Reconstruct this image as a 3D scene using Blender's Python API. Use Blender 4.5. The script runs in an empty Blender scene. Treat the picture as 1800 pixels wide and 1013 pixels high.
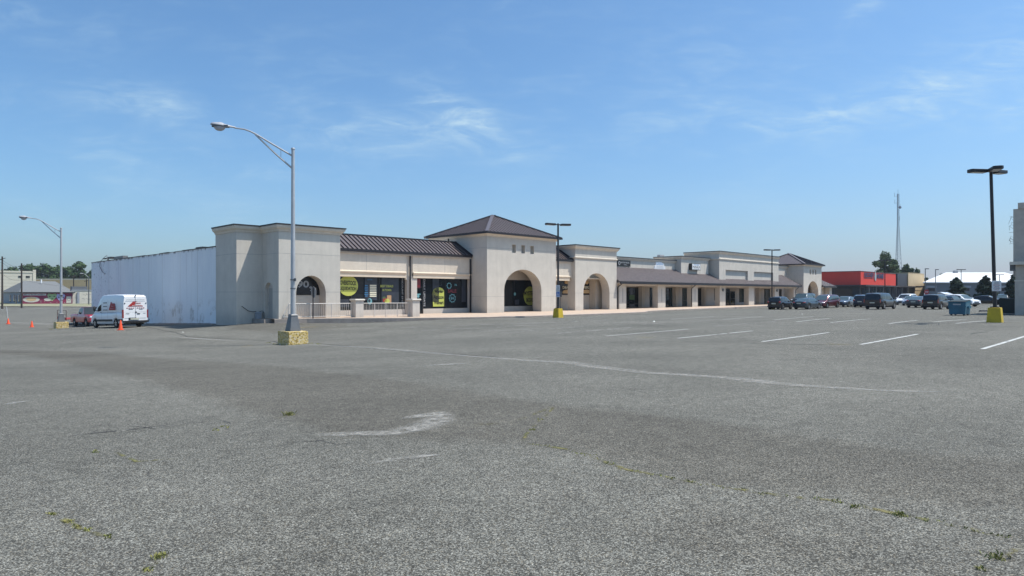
import bpy, bmesh, math, random
import numpy as np
from mathutils import Vector, Matrix, noise as mnoise
random.seed(7)
R = math.radians
SC = bpy.context.scene
COL = SC.collection
F, V0, EZ = 1150.0, 517.0, 1.7          # focal length, horizon row, eye height of the photograph
# ------------------------------------------------------------------ surveying helpers
_n = math.hypot(1140, 1150)
D1 = (1140/_n, 1150/_n); D2 = (-D1[1], D1[0])
GRID = math.atan2(D1[1], D1[0])         # the town's street grid: everything built is turned by this angle
ORG = (-15.89, 44.57)                   # front corner of the plaza's corner block
def P(s, t, o=ORG): return (o[0]+s*D1[0]+t*D2[0], o[1]+s*D1[1]+t*D2[1])
def s_of(u, t, o=ORG):
    k = (u-900)/F
    return (k*(o[1]+t*D2[1])-o[0]-t*D2[0])/(D1[0]-k*D1[1])
def t_of(u, s, o=ORG):
    k = (u-900)/F
    return (o[0]+s*D1[0]-k*(o[1]+s*D1[1]))/(k*D2[1]-D2[0])
def z_of(v, s, t, o=ORG): return EZ+(V0-v)*P(s, t, o)[1]/F
def X_of(u, Y): return (u-900)*Y/F
def Zv(v, Y): return EZ+(V0-v)*Y/F
# ------------------------------------------------------------------ mesh builder
class MB:
    def __init__(s): s.v = []; s.f = []; s.m = []; s.mi = 0
    def add(s, vs, fs):
        b = len(s.v); s.v += [tuple(p) for p in vs]
        for f in fs: s.f.append(tuple(b+i for i in f)); s.m.append(s.mi)
        return s
    def poly(s, vs): return s.add(vs, [tuple(range(len(vs)))])
    def box(s, a, b):
        (x0, y0, z0), (x1, y1, z1) = a, b
        return s.add([(x0,y0,z0),(x1,y0,z0),(x1,y1,z0),(x0,y1,z0),(x0,y0,z1),(x1,y0,z1),(x1,y1,z1),(x0,y1,z1)],
                     [(3,2,1,0),(4,5,6,7),(0,1,5,4),(1,2,6,5),(2,3,7,6),(3,0,4,7)])
    def frustum(s, c, a, b, z0, z1):      # centred frustum, half sizes a (bottom), b (top)
        x, y = c
        q = [(-1,-1),(1,-1),(1,1),(-1,1)]
        return s.add([(x+i*a[0], y+j*a[1], z0) for i, j in q]+[(x+i*b[0], y+j*b[1], z1) for i, j in q],
                     [(3,2,1,0),(4,5,6,7),(0,1,5,4),(1,2,6,5),(2,3,7,6),(3,0,4,7)])
    def tube(s, pts, r, n=8, r2=None, caps=True):
        pts = [Vector(p) for p in pts]; N = len(pts); vs = []; fs = []
        up = Vector((0, 0, 1)); prev = None
        for i, p in enumerate(pts):
            d = (pts[min(i+1, N-1)]-pts[max(i-1, 0)]).normalized()
            if prev is None:
                a = d.cross(up)
                if a.length < 1e-3: a = d.cross(Vector((1, 0, 0)))
            else: a = prev-d*prev.dot(d)
            a.normalize(); prev = a; b = d.cross(a)
            rr = r if r2 is None else r+(r2-r)*i/(N-1)
            for k in range(n):
                g = 2*math.pi*k/n; vs.append(p+(a*math.cos(g)+b*math.sin(g))*rr)
        for i in range(N-1):
            for k in range(n):
                fs.append((i*n+k, i*n+(k+1) % n, (i+1)*n+(k+1) % n, (i+1)*n+k))
        if caps: fs.append(tuple(range(n))[::-1]); fs.append(tuple((N-1)*n+k for k in range(n)))
        return s.add(vs, fs)
    def lathe(s, prof, c=(0, 0, 0), n=16, axis='z'):
        vs = []; fs = []
        for (r, h) in prof:
            for k in range(n):
                g = 2*math.pi*k/n; a, b = r*math.cos(g), r*math.sin(g)
                p = {'z': (a, b, h), 'y': (a, h, b), 'x': (h, a, b)}[axis]
                vs.append((p[0]+c[0], p[1]+c[1], p[2]+c[2]))
        for i in range(len(prof)-1):
            for k in range(n): fs.append((i*n+k, i*n+(k+1) % n, (i+1)*n+(k+1) % n, (i+1)*n+k))
        fs.append(tuple(range(n))[::-1]); fs.append(tuple((len(prof)-1)*n+k for k in range(n)))
        return s.add(vs, fs)
    def ball(s, c, r, n=10, m=7):         # ellipsoid
        prof = []; vs = []; fs = []
        for i in range(m+1):
            ph = math.pi*i/m
            for k in range(n):
                g = 2*math.pi*k/n
                vs.append((c[0]+r[0]*math.sin(ph)*math.cos(g), c[1]+r[1]*math.sin(ph)*math.sin(g), c[2]+r[2]*math.cos(ph)))
        for i in range(m):
            for k in range(n): fs.append((i*n+k, i*n+(k+1) % n, (i+1)*n+(k+1) % n, (i+1)*n+k))
        return s.add(vs, fs)
    def prism(s, pts, off):               # planar polygon pushed by a vector
        n = len(pts); o = Vector(off)
        vs = [Vector(p) for p in pts]; vs += [p+o for p in vs]
        return s.add(vs, [tuple(range(n))[::-1], tuple(range(n, 2*n))]+[(i, (i+1) % n, n+(i+1) % n, n+i) for i in range(n)])
    def plate(s, x0, x1, z0, z1, holes, mp, nseg=14):
        """wall plate with openings; mp(x, z, k) maps to 3D, k=0 outer face, 1 inner.
        hole = (a, b, zbot, spring, top): elliptical head when top>spring"""
        xs = {x0, x1}
        for h in holes:
            a, b, zb, sp, tp = h
            if tp > sp: xs |= {a+(b-a)*(1-math.cos(math.pi*i/nseg))/2 for i in range(nseg+1)}
            else: xs |= {a, b}
        xs = sorted(xs); q = []
        for x in xs:
            if not q or x-q[-1] > 1e-5: q.append(x)
        xs = q
        def top(h, x):
            a, b, zb, sp, tp = h
            if tp <= sp: return sp
            c, w = (a+b)/2, (b-a)/2
            return sp+(tp-sp)*math.sqrt(max(0, 1-((x-c)/w)**2))
        def quad(A, B, Cc, D): s.add([A, B, Cc, D], [(0, 1, 2, 3)])
        for xa, xb in zip(xs, xs[1:]):
            xm = (xa+xb)/2
            hs = sorted([h for h in holes if h[0] < xm < h[1]], key=lambda h: h[2])
            la = lb = z0; first = True
            for h in hs+[None]:
                if h: ta, tb, na, nb = h[2], h[2], top(h, xa), top(h, xb)
                else: ta = tb = z1; na = nb = None
                if ta-la > 1e-6 or tb-lb > 1e-6:
                    for k in (0, 1): quad(mp(xa, la, k), mp(xb, lb, k), mp(xb, tb, k), mp(xa, ta, k))
                    quad(mp(xa, ta, 0), mp(xb, tb, 0), mp(xb, tb, 1), mp(xa, ta, 1))
                    quad(mp(xa, la, 0), mp(xb, lb, 0), mp(xb, lb, 1), mp(xa, la, 1))
                la, lb = na, nb
        for h in holes:
            for x in h[:2]: quad(mp(x, h[2], 0), mp(x, top(h, x), 0), mp(x, top(h, x), 1), mp(x, h[2], 1))
        for x in (x0, x1): quad(mp(x, z0, 0), mp(x, z1, 0), mp(x, z1, 1), mp(x, z0, 1))
        return s
    def mould(s, path, prof):             # profile [(out, z)] swept along plan path, outward = right of direction
        pts = [Vector((p[0], p[1])) for p in path]; N = len(pts); vs = []; n = len(prof)
        for i, p in enumerate(pts):
            ns = []
            if i > 0: d = (p-pts[i-1]).normalized(); ns.append(Vector((d.y, -d.x)))
            if i < N-1: d = (pts[i+1]-p).normalized(); ns.append(Vector((d.y, -d.x)))
            m = sum(ns, Vector((0, 0)))
            m = m.normalized(); m = m/max(.3, m.dot(ns[0]))
            for (o, z) in prof: vs.append((p.x+m.x*o, p.y+m.y*o, z))
        fs = []
        for i in range(N-1):
            for k in range(n): fs.append((i*n+k, (i+1)*n+k, (i+1)*n+(k+1) % n, i*n+(k+1) % n))
        fs.append(tuple(range(n))); fs.append(tuple((N-1)*n+k for k in range(n))[::-1])
        return s.add(vs, fs)
    def seamed(s, e0, e1, r0, r1, sp=.42, w=.05, h=.08, th=.12, mi_rib=1):
        """sloping roof facet e0->e1 eave, r0->r1 ridge (r0 above e0 side), ribs run up the slope"""
        e0, e1, r0, r1 = map(Vector, (e0, e1, r0, r1))
        U = (e1-e0).normalized(); L = (e1-e0).length
        W = (r0-e0)-U*((r0-e0).dot(U)); Hh = W.length; W.normalize(); Nn = U.cross(W)
        if Nn.z < 0: Nn = -Nn
        base = s.mi
        top = [e0, e1, r1, r0]
        s.prism([p for p in top], -Nn*th)
        a0, a1 = (r0-e0).dot(U), (r1-e0).dot(U)
        s.mi = mi_rib
        k = int(L/sp)
        for i in range(k+1):
            x = L*(i+.5)/(k+1)
            y = Hh
            if x < a0: y = Hh*x/a0
            if x > a1: y = min(y, Hh*(L-x)/(L-a1))
            if y < .1: continue
            o = e0+U*x
            A = o-U*w/2; B = o+U*w/2
            q = [A, B, B+W*y, A+W*y]
            s.prism([p+Nn*.002 for p in q], Nn*h)
        s.mi = base
        return s
    def build(s, name, mats, parent=None, smooth=False, bevel=0, recalc=True):
        me = bpy.data.meshes.new(name)
        me.from_pydata([tuple(p) for p in s.v], [], s.f); me.update()
        mats = mats if isinstance(mats, (list, tuple)) else [mats]
        for m in mats: me.materials.append(M[m] if isinstance(m, str) else m)
        for p, i in zip(me.polygons, s.m): p.material_index = min(i, len(mats)-1)
        if recalc:
            bm = bmesh.new(); bm.from_mesh(me)
            bmesh.ops.recalc_face_normals(bm, faces=bm.faces[:])
            bm.to_mesh(me); bm.free()
        if smooth:
            me.polygons.foreach_set('use_smooth', [True]*len(me.polygons))
            me.set_sharp_from_angle(angle=R(38))
        o = bpy.data.objects.new(name, me); COL.objects.link(o)
        if parent: o.parent = parent
        if bevel:
            b = o.modifiers.new('bevel', 'BEVEL'); b.width = bevel; b.segments = 2; b.limit_method = 'ANGLE'
        return o
def tag(o, label=None, cat=None, group=None, kind=None):
    if label: o['label'] = label
    if cat: o['category'] = cat
    if group: o['group'] = group
    if kind: o['kind'] = kind
    return o
def empty(name, loc, rz=0, label=None, cat=None, group=None):
    o = bpy.data.objects.new(name, None); o.empty_display_size = .3
    COL.objects.link(o); o.location = loc; o.rotation_euler.z = rz
    return tag(o, label, cat, group)
def copy_tree(o, parent=None):
    c = o.copy(); COL.objects.link(c); c.parent = parent
    for ch in list(o.children): copy_tree(ch, c)
    return c
def text_mesh(string, bold=0.0):
    cu = bpy.data.curves.new('t', 'FONT'); cu.body = string; cu.size = 1; cu.offset = bold
    cu.align_x = 'CENTER'; cu.align_y = 'CENTER'; cu.resolution_u = 3
    ob = bpy.data.objects.new('t', cu); COL.objects.link(ob)
    dg = bpy.context.evaluated_depsgraph_get(); dg.update()
    me = bpy.data.meshes.new_from_object(ob.evaluated_get(dg))
    vs = [v.co.copy() for v in me.vertices]; fs = [tuple(p.vertices) for p in me.polygons]
    bpy.data.objects.remove(ob); bpy.data.curves.remove(cu); bpy.data.meshes.remove(me)
    xs = [v.x for v in vs]; ys = [v.y for v in vs]
    cx, cy = (min(xs)+max(xs))/2, (min(ys)+max(ys))/2
    return [(v.x-cx, v.y-cy) for v in vs], fs, max(xs)-min(xs), max(ys)-min(ys)
def text(mb, string, o, ax, ay, w, h, bold=.01, warp=None):
    """letters in the plane o + x*ax + y*ay, fitted to w by h"""
    vs, fs, W, H = text_mesh(string, bold); o, ax, ay = Vector(o), Vector(ax), Vector(ay)
    pts = []
    for x, y in vs:
        x, y = x*w/W, y*h/H
        if warp: x, y = warp(x, y)
        pts.append(o+ax*x+ay*y)
    mb.add(pts, fs)
def disc(mb, o, ax, ay, rx, ry, n=24, y0=None, x0=None, x1=None, y1=None):
    o, ax, ay = Vector(o), Vector(ax), Vector(ay); pts = []
    for k in range(n):
        g = 2*math.pi*k/n; x, y = rx*math.cos(g), ry*math.sin(g)
        if y0 is not None: y = max(y, y0)
        if y1 is not None: y = min(y, y1)
        if x0 is not None: x = max(x, x0)
        if x1 is not None: x = min(x, x1)
        pts.append(o+ax*x+ay*y)
    mb.poly(pts)
def rect(mb, o, ax, ay, w, h):
    o, ax, ay = Vector(o), Vector(ax)*w/2, Vector(ay)*h/2
    mb.poly([o-ax-ay, o+ax-ay, o+ax+ay, o-ax+ay])
# ------------------------------------------------------------------ materials
M = {}
def mat(name, col, rough=.8, metal=0., var=0., vscale=3., bump=0., bscale=20., spec=.5, coat=0., col2=None, coord='Object', stretch=None, alpha=None):
    m = bpy.data.materials.new(name); m.use_nodes = True; M[name] = m
    nt = m.node_tree; N = nt.nodes; L = nt.links; b = N['Principled BSDF']
    b.inputs['Base Color'].default_value = (*col, 1); b.inputs['Roughness'].default_value = rough
    b.inputs['Metallic'].default_value = metal; b.inputs['Specular IOR Level'].default_value = spec
    b.inputs['Coat Weight'].default_value = coat; b.inputs['Coat Roughness'].default_value = .05
    tc = N.new('ShaderNodeTexCoord'); src = tc.outputs[coord]
    if stretch:
        mp = N.new('ShaderNodeMapping'); mp.inputs['Scale'].default_value = stretch; L.new(src, mp.inputs[0]); src = mp.outputs[0]
    if var or col2:
        n1 = N.new('ShaderNodeTexNoise'); n1.inputs['Scale'].default_value = vscale; n1.inputs['Detail'].default_value = 6
        n1.inputs['Roughness'].default_value = .65; L.new(src, n1.inputs['Vector'])
        mx = N.new('ShaderNodeMix'); mx.data_type = 'RGBA'
        rp = N.new('ShaderNodeMapRange'); rp.inputs[1].default_value = .3; rp.inputs[2].default_value = .7
        L.new(n1.outputs['Fac'], rp.inputs[0]); L.new(rp.outputs[0], mx.inputs['Factor'])
        c2 = col2 or tuple(c*(1-var) for c in col); c1 = col if col2 else tuple(min(1, c*(1+var*.5)) for c in col)
        mx.inputs['A'].default_value = (*c1, 1); mx.inputs['B'].default_value = (*c2, 1)
        L.new(mx.outputs['Result'], b.inputs['Base Color'])
    if bump:
        n2 = N.new('ShaderNodeTexNoise'); n2.inputs['Scale'].default_value = bscale; n2.inputs['Detail'].default_value = 5
        L.new(tc.outputs[coord], n2.inputs['Vector'])
        bp = N.new('ShaderNodeBump'); bp.inputs['Strength'].default_value = bump; bp.inputs['Distance'].default_value = .02
        L.new(n2.outputs['Fac'], bp.inputs['Height']); L.new(bp.outputs[0], b.inputs['Normal'])
    return m
def ramp_alpha(name, col, scale, lo, hi, col2=None, stretch=None, rough=.9, edge=True):
    """worn paint: real holes in a thin film, by noise"""
    m = mat(name, col, rough, var=.25, vscale=2.5, col2=col2)
    nt = m.node_tree; N = nt.nodes; L = nt.links; b = N['Principled BSDF']
    tc = N.new('ShaderNodeTexCoord'); n = N.new('ShaderNodeTexNoise'); n.inputs['Scale'].default_value = scale
    n.inputs['Detail'].default_value = 7; n.inputs['Roughness'].default_value = .75
    L.new(tc.outputs['Object'], n.inputs['Vector'])
    r = N.new('ShaderNodeMapRange'); r.inputs[1].default_value = lo; r.inputs[2].default_value = hi
    L.new(n.outputs['Fac'], r.inputs[0])
    if edge:
        at = N.new('ShaderNodeAttribute'); at.attribute_name = 'edge'
        mu = N.new('ShaderNodeMath'); mu.operation = 'MULTIPLY'
        L.new(r.outputs[0], mu.inputs[0]); L.new(at.outputs['Fac'], mu.inputs[1])
        L.new(mu.outputs[0], b.inputs['Alpha'])
    else: L.new(r.outputs[0], b.inputs['Alpha'])
    return m
mat('stucco', (.60, .55, .475), .92, var=.10, vscale=.9, bump=.25, bscale=45)
mat('stucco_joint', (.38, .36, .33), .95)
mat('stucco_warm', (.67, .59, .485), .92, var=.10, vscale=1.2, bump=.2, bscale=40)
mat('stucco_cool', (.58, .53, .47), .92, var=.08, vscale=1., bump=.2, bscale=40)
mat('cornice', (.68, .61, .51), .85, var=.08, vscale=2)
mat('moulding', (.70, .585, .45), .85, var=.08, vscale=2)
mat('coping', (.03, .028, .03), .5, metal=.3)
mat('roof_metal', (.165, .135, .132), .42, metal=.35, var=.12, vscale=1.5)
mat('roof_rib', (.05, .04, .042), .4, metal=.35)
mat('roof_edge', (.03, .027, .03), .45, metal=.3)
mat('tile_roof', (.075, .06, .06), .7, var=.2, vscale=2)
mat('tile_rib', (.19, .155, .15), .6, var=.25, vscale=3)
mat('window_frame', (.018, .018, .02), .4)
mat('glass', (.016, .02, .024), .06, spec=.35, var=.3, vscale=.6)
mat('glass_green', (.03, .05, .05), .08, spec=.4)
mat('lime', (.50, .54, .11), .5); mat('cream_text', (.75, .72, .55), .6); mat('ink', (.012, .012, .012), .6)
mat('grey_text', (.38, .39, .40), .6); mat('red_text', (.36, .03, .03), .6); mat('blue_text', (.05, .25, .5), .6)
mat('cyan_text', (.15, .36, .40), .6); mat('orange_art', (.55, .22, .05), .6); mat('green_art', (.07, .13, .05), .6)
mat('tan_paper', (.45, .27, .14), .7); mat('white_paint', (.82, .82, .80), .6); mat('pink_art', (.20, .035, .05), .6)
mat('poster', (.05, .055, .075), .3, col2=(.02, .03, .04), vscale=2)
mat('rail', (.60, .56, .51), .5, var=.1)
mat('sidewalk', (.50, .38, .285), .93, var=.18, vscale=1.3, bump=.3, bscale=30, coord='Object')
mat('curb', (.34, .29, .255), .95, var=.35, vscale=1.6, bump=.5, bscale=14)
mat('galv', (.50, .50, .50), .45, metal=.35, var=.15, vscale=1.5, spec=.5)
mat('galv_dark', (.17, .175, .18), .55, metal=.5, var=.2, vscale=3)
mat('lens', (.42, .42, .44), .2)
mat('black_pole', (.022, .02, .022), .45, var=.2, vscale=2)
mat('black_red', (.045, .022, .026), .5)
mat('sign_white', (.72, .72, .72), .5, var=.05); mat('sign_back', (.40, .41, .42), .45, metal=.5)
mat('sign_blue', (.03, .12, .4), .5)
mat('tyre', (.02, .02, .021), .85); mat('rim', (.5, .5, .52), .3, metal=.8); mat('rim_dark', (.05, .05, .055), .35, metal=.6)
mat('under', (.008, .008, .009), .9); mat('car_glass', (.012, .016, .02), .04, spec=.6)
mat('car_glass_light', (.05, .08, .09), .05, spec=.8)
mat('trim_black', (.02, .02, .022), .55)
mat('tail', (.25, .008, .01), .15, coat=1); mat('head', (.75, .75, .78), .1, coat=1)
mat('chrome', (.8, .8, .82), .12, metal=1.)
mat('plate', (.55, .55, .45), .5)
for nm, c, me in (('paint_black', (.006, .006, .009), .1), ('paint_navy', (.012, .02, .05), .3), ('paint_slate', (.035, .05, .065), .5),
              ('paint_maroon', (.10, .016, .022), .4), ('paint_steel', (.13, .16, .20), .6), ('paint_grey', (.06, .065, .075), .5),
              ('paint_silver', (.42, .45, .5), .6), ('paint_white', (.80, .81, .82), 0.), ('paint_red', (.45, .012, .015), 0.)):
    mat(nm, c, .32, metal=me, coat=.7, spec=.4)
mat('red_wall', (.70, .078, .06), .9, spec=.15, var=.06, vscale=.4); mat('dark_wall', (.035, .04, .05), .7)
mat('tan_wall', (.55, .42, .25), .9, var=.08, vscale=.5); mat('tan_brick', (.55, .48, .40), .9, var=.15, vscale=2)
mat('canopy_brown', (.05, .04, .038), .6)
mat('white_roof', (.66, .67, .67), .6); mat('grey_clad', (.14, .16, .18), .8, var=.1); mat('grey_clad_light', (.30, .32, .35), .8)
mat('shingle', (.16, .165, .165), .95, var=.15, vscale=3); mat('beige_wall', (.55, .52, .44), .9, var=.1, vscale=.3)
mat('mural', (.30, .03, .07), .8, col2=(.16, .02, .06), vscale=.8); mat('cream_wall', (.60, .56, .46), .9, var=.12, vscale=.8)
mat('mask_green', (.30, .42, .20), .8); mat('mask_violet', (.40, .38, .60), .8); mat('mural_tan', (.6, .42, .22), .8)
mat('door_dark', (.10, .06, .05), .6); mat('wood_pole', (.055, .042, .035), .9, var=.3, vscale=2)
mat('cable', (.02, .02, .02), .8)
mat('dumpster', (.035, .14, .21), .55, var=.35, vscale=1.6, bump=.1); mat('dumpster_sunlit', (.12, .25, .32), .6, col2=(.035, .12, .18), vscale=2)  # second, paler blue stands in for sunlight on the dumpster's right side
mat('bin_dark', (.012, .022, .02), .6)
mat('cone', (.85, .10, .03), .5); mat('bark', (.07, .055, .045), .95, var=.3, vscale=4)
mat('lattice', (.22, .25, .30), .6, metal=.3)
mat('hvac', (.36, .37, .38), .6, var=.15); mat('weed', (.15, .20, .045), .8, col2=(.30, .26, .09), vscale=9)
mat('grass', (.17, .19, .09), .95, col2=(.30, .26, .17), vscale=.6)
mat('trailer_red', (.35, .03, .02), .6, var=.2); mat('bollard_yellow', (.62, .44, .02), .6, col2=(.46, .31, .02), vscale=2.5, bump=.2, bscale=8)
mat('steel_dark', (.04, .04, .045), .6)
def leafmat(name, a, b):
    m = mat(name, a, .85, col2=b, vscale=.55, spec=.2)
leafmat('leaf_far', (.07, .12, .04), (.03, .055, .022))
leafmat('leaf_mid', (.11, .15, .065), (.045, .075, .035))
leafmat('leaf_dark', (.04, .06, .038), (.02, .032, .022))
def weather(name, streak=.12, dirt=.35):
    m = M[name]; nt = m.node_tree; N = nt.nodes; L = nt.links; b = N['Principled BSDF']; old = b.inputs['Base Color'].links[0].from_socket
    tc = N.new('ShaderNodeTexCoord'); sx = N.new('ShaderNodeSeparateXYZ'); L.new(tc.outputs['Object'], sx.inputs[0])
    mp = N.new('ShaderNodeMapping'); mp.inputs['Scale'].default_value = (2.6, 2.6, .16); L.new(tc.outputs['Object'], mp.inputs[0])
    n = N.new('ShaderNodeTexNoise'); n.inputs['Scale'].default_value = 1.; n.inputs['Detail'].default_value = 7; n.inputs['Roughness'].default_value = .7; L.new(mp.outputs[0], n.inputs['Vector'])
    a = N.new('ShaderNodeMapRange'); a.inputs[1].default_value = .48; a.inputs[2].default_value = .78; a.inputs[3].default_value = 0; a.inputs[4].default_value = streak*2; L.new(n.outputs['Fac'], a.inputs[0])
    n2 = N.new('ShaderNodeTexNoise'); n2.inputs['Scale'].default_value = 2.2; n2.inputs['Detail'].default_value = 6; n2.inputs['Roughness'].default_value = .7; L.new(tc.outputs['Object'], n2.inputs['Vector'])
    h = N.new('ShaderNodeMapRange'); h.inputs[1].default_value = .0; h.inputs[2].default_value = .55; h.inputs[3].default_value = dirt*1.6; h.inputs[4].default_value = 0; L.new(sx.outputs['Z'], h.inputs[0])
    q = N.new('ShaderNodeMath'); q.operation = 'MULTIPLY'; L.new(h.outputs[0], q.inputs[0]); L.new(n2.outputs['Fac'], q.inputs[1])
    s = N.new('ShaderNodeMath'); s.operation = 'ADD'; s.use_clamp = True; L.new(a.outputs[0], s.inputs[0]); L.new(q.outputs[0], s.inputs[1])
    mx = N.new('ShaderNodeMix'); mx.data_type = 'RGBA'; L.new(s.outputs[0], mx.inputs['Factor']); L.new(old, mx.inputs['A']); mx.inputs['B'].default_value = (.30, .27, .23, 1); L.new(mx.outputs['Result'], b.inputs['Base Color'])
for nm in ('stucco', 'stucco_warm', 'stucco_cool', 'cornice'): weather(nm)
weather('curb', .2, .3); weather('sidewalk', .1, .0)
mat('navy_letter', (.018, .02, .07), .6)
# chipped yellow paint on concrete
def chipped():
    m = mat('chipped_yellow', (.62, .47, .16), .85, bump=.5, bscale=18)
    nt = m.node_tree; N = nt.nodes; L = nt.links; b = N['Principled BSDF']
    tc = N.new('ShaderNodeTexCoord')
    vo = N.new('ShaderNodeTexNoise'); vo.inputs['Scale'].default_value = 17; vo.inputs['Detail'].default_value = 5; vo.inputs['Roughness'].default_value = .6
    L.new(tc.outputs['Object'], vo.inputs['Vector'])
    cr = N.new('ShaderNodeValToRGB'); e = cr.color_ramp.elements
    e[0].position = .40; e[0].color = (.07, .05, .035, 1); e[1].position = .46; e[1].color = (.55, .37, .07, 1)
    x = e.new(.53); x.color = (.66, .50, .20, 1); x = e.new(.6); x.color = (.55, .50, .40, 1)
    L.new(vo.outputs['Fac'], cr.inputs[0]); L.new(cr.outputs[0], b.inputs['Base Color'])
chipped()
def white_wall():
    m = mat('block_wall', (.66, .70, .74), .8, bump=.15, bscale=6)
    nt = m.node_tree; N = nt.nodes; L = nt.links; b = N['Principled BSDF']
    tc = N.new('ShaderNodeTexCoord')
    def noise(scale, st, det=6):
        mp = N.new('ShaderNodeMapping'); mp.inputs['Scale'].default_value = st; L.new(tc.outputs['Object'], mp.inputs[0])
        n = N.new('ShaderNodeTexNoise'); n.inputs['Scale'].default_value = scale; n.inputs['Detail'].default_value = det; n.inputs['Roughness'].default_value = .7
        L.new(mp.outputs[0], n.inputs['Vector']); return n.outputs['Fac']
    def mr(src, a, b_, c=0, d=1):
        r = N.new('ShaderNodeMapRange'); r.inputs[1].default_value = a; r.inputs[2].default_value = b_; r.inputs[3].default_value = c; r.inputs[4].default_value = d
        L.new(src, r.inputs[0]); return r.outputs[0]
    def mul(a, b_, op='MULTIPLY'):
        k = N.new('ShaderNodeMath'); k.operation = op; k.use_clamp = True; L.new(a, k.inputs[0])
        if isinstance(b_, float): k.inputs[1].default_value = b_
        else: L.new(b_, k.inputs[1])
        return k.outputs[0]
    def mix(f, A, B):
        k = N.new('ShaderNodeMix'); k.data_type = 'RGBA'; L.new(f, k.inputs['Factor'])
        for s_, q in (('A', A), ('B', B)):
            if isinstance(q, tuple): k.inputs[s_].default_value = (*q, 1)
            else: L.new(q, k.inputs[s_])
        return k.outputs['Result']
    sx = N.new('ShaderNodeSeparateXYZ'); L.new(tc.outputs['Object'], sx.inputs[0]); z = sx.outputs['Z']; y = sx.outputs['Y']
    base = mix(mr(noise(.5, (1, 1, .5)), .35, .65), (.86, .87, .87), (.78, .80, .82))
    streak = mul(mr(noise(1.1, (1, 1.6, .05)), .56, .74), mr(z, 1., 5., .25, 1.))
    c = mix(mul(streak, .5), base, (.33, .31, .33))
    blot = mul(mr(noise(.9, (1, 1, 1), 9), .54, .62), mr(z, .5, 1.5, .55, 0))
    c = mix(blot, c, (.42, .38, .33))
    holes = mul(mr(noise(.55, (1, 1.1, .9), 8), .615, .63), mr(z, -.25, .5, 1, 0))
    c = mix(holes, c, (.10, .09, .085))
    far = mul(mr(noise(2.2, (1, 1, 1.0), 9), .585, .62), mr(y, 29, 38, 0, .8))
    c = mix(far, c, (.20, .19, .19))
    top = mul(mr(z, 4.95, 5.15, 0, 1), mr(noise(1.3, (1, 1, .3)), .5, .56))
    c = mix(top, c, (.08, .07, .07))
    L.new(c, b.inputs['Base Color'])
white_wall()
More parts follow.
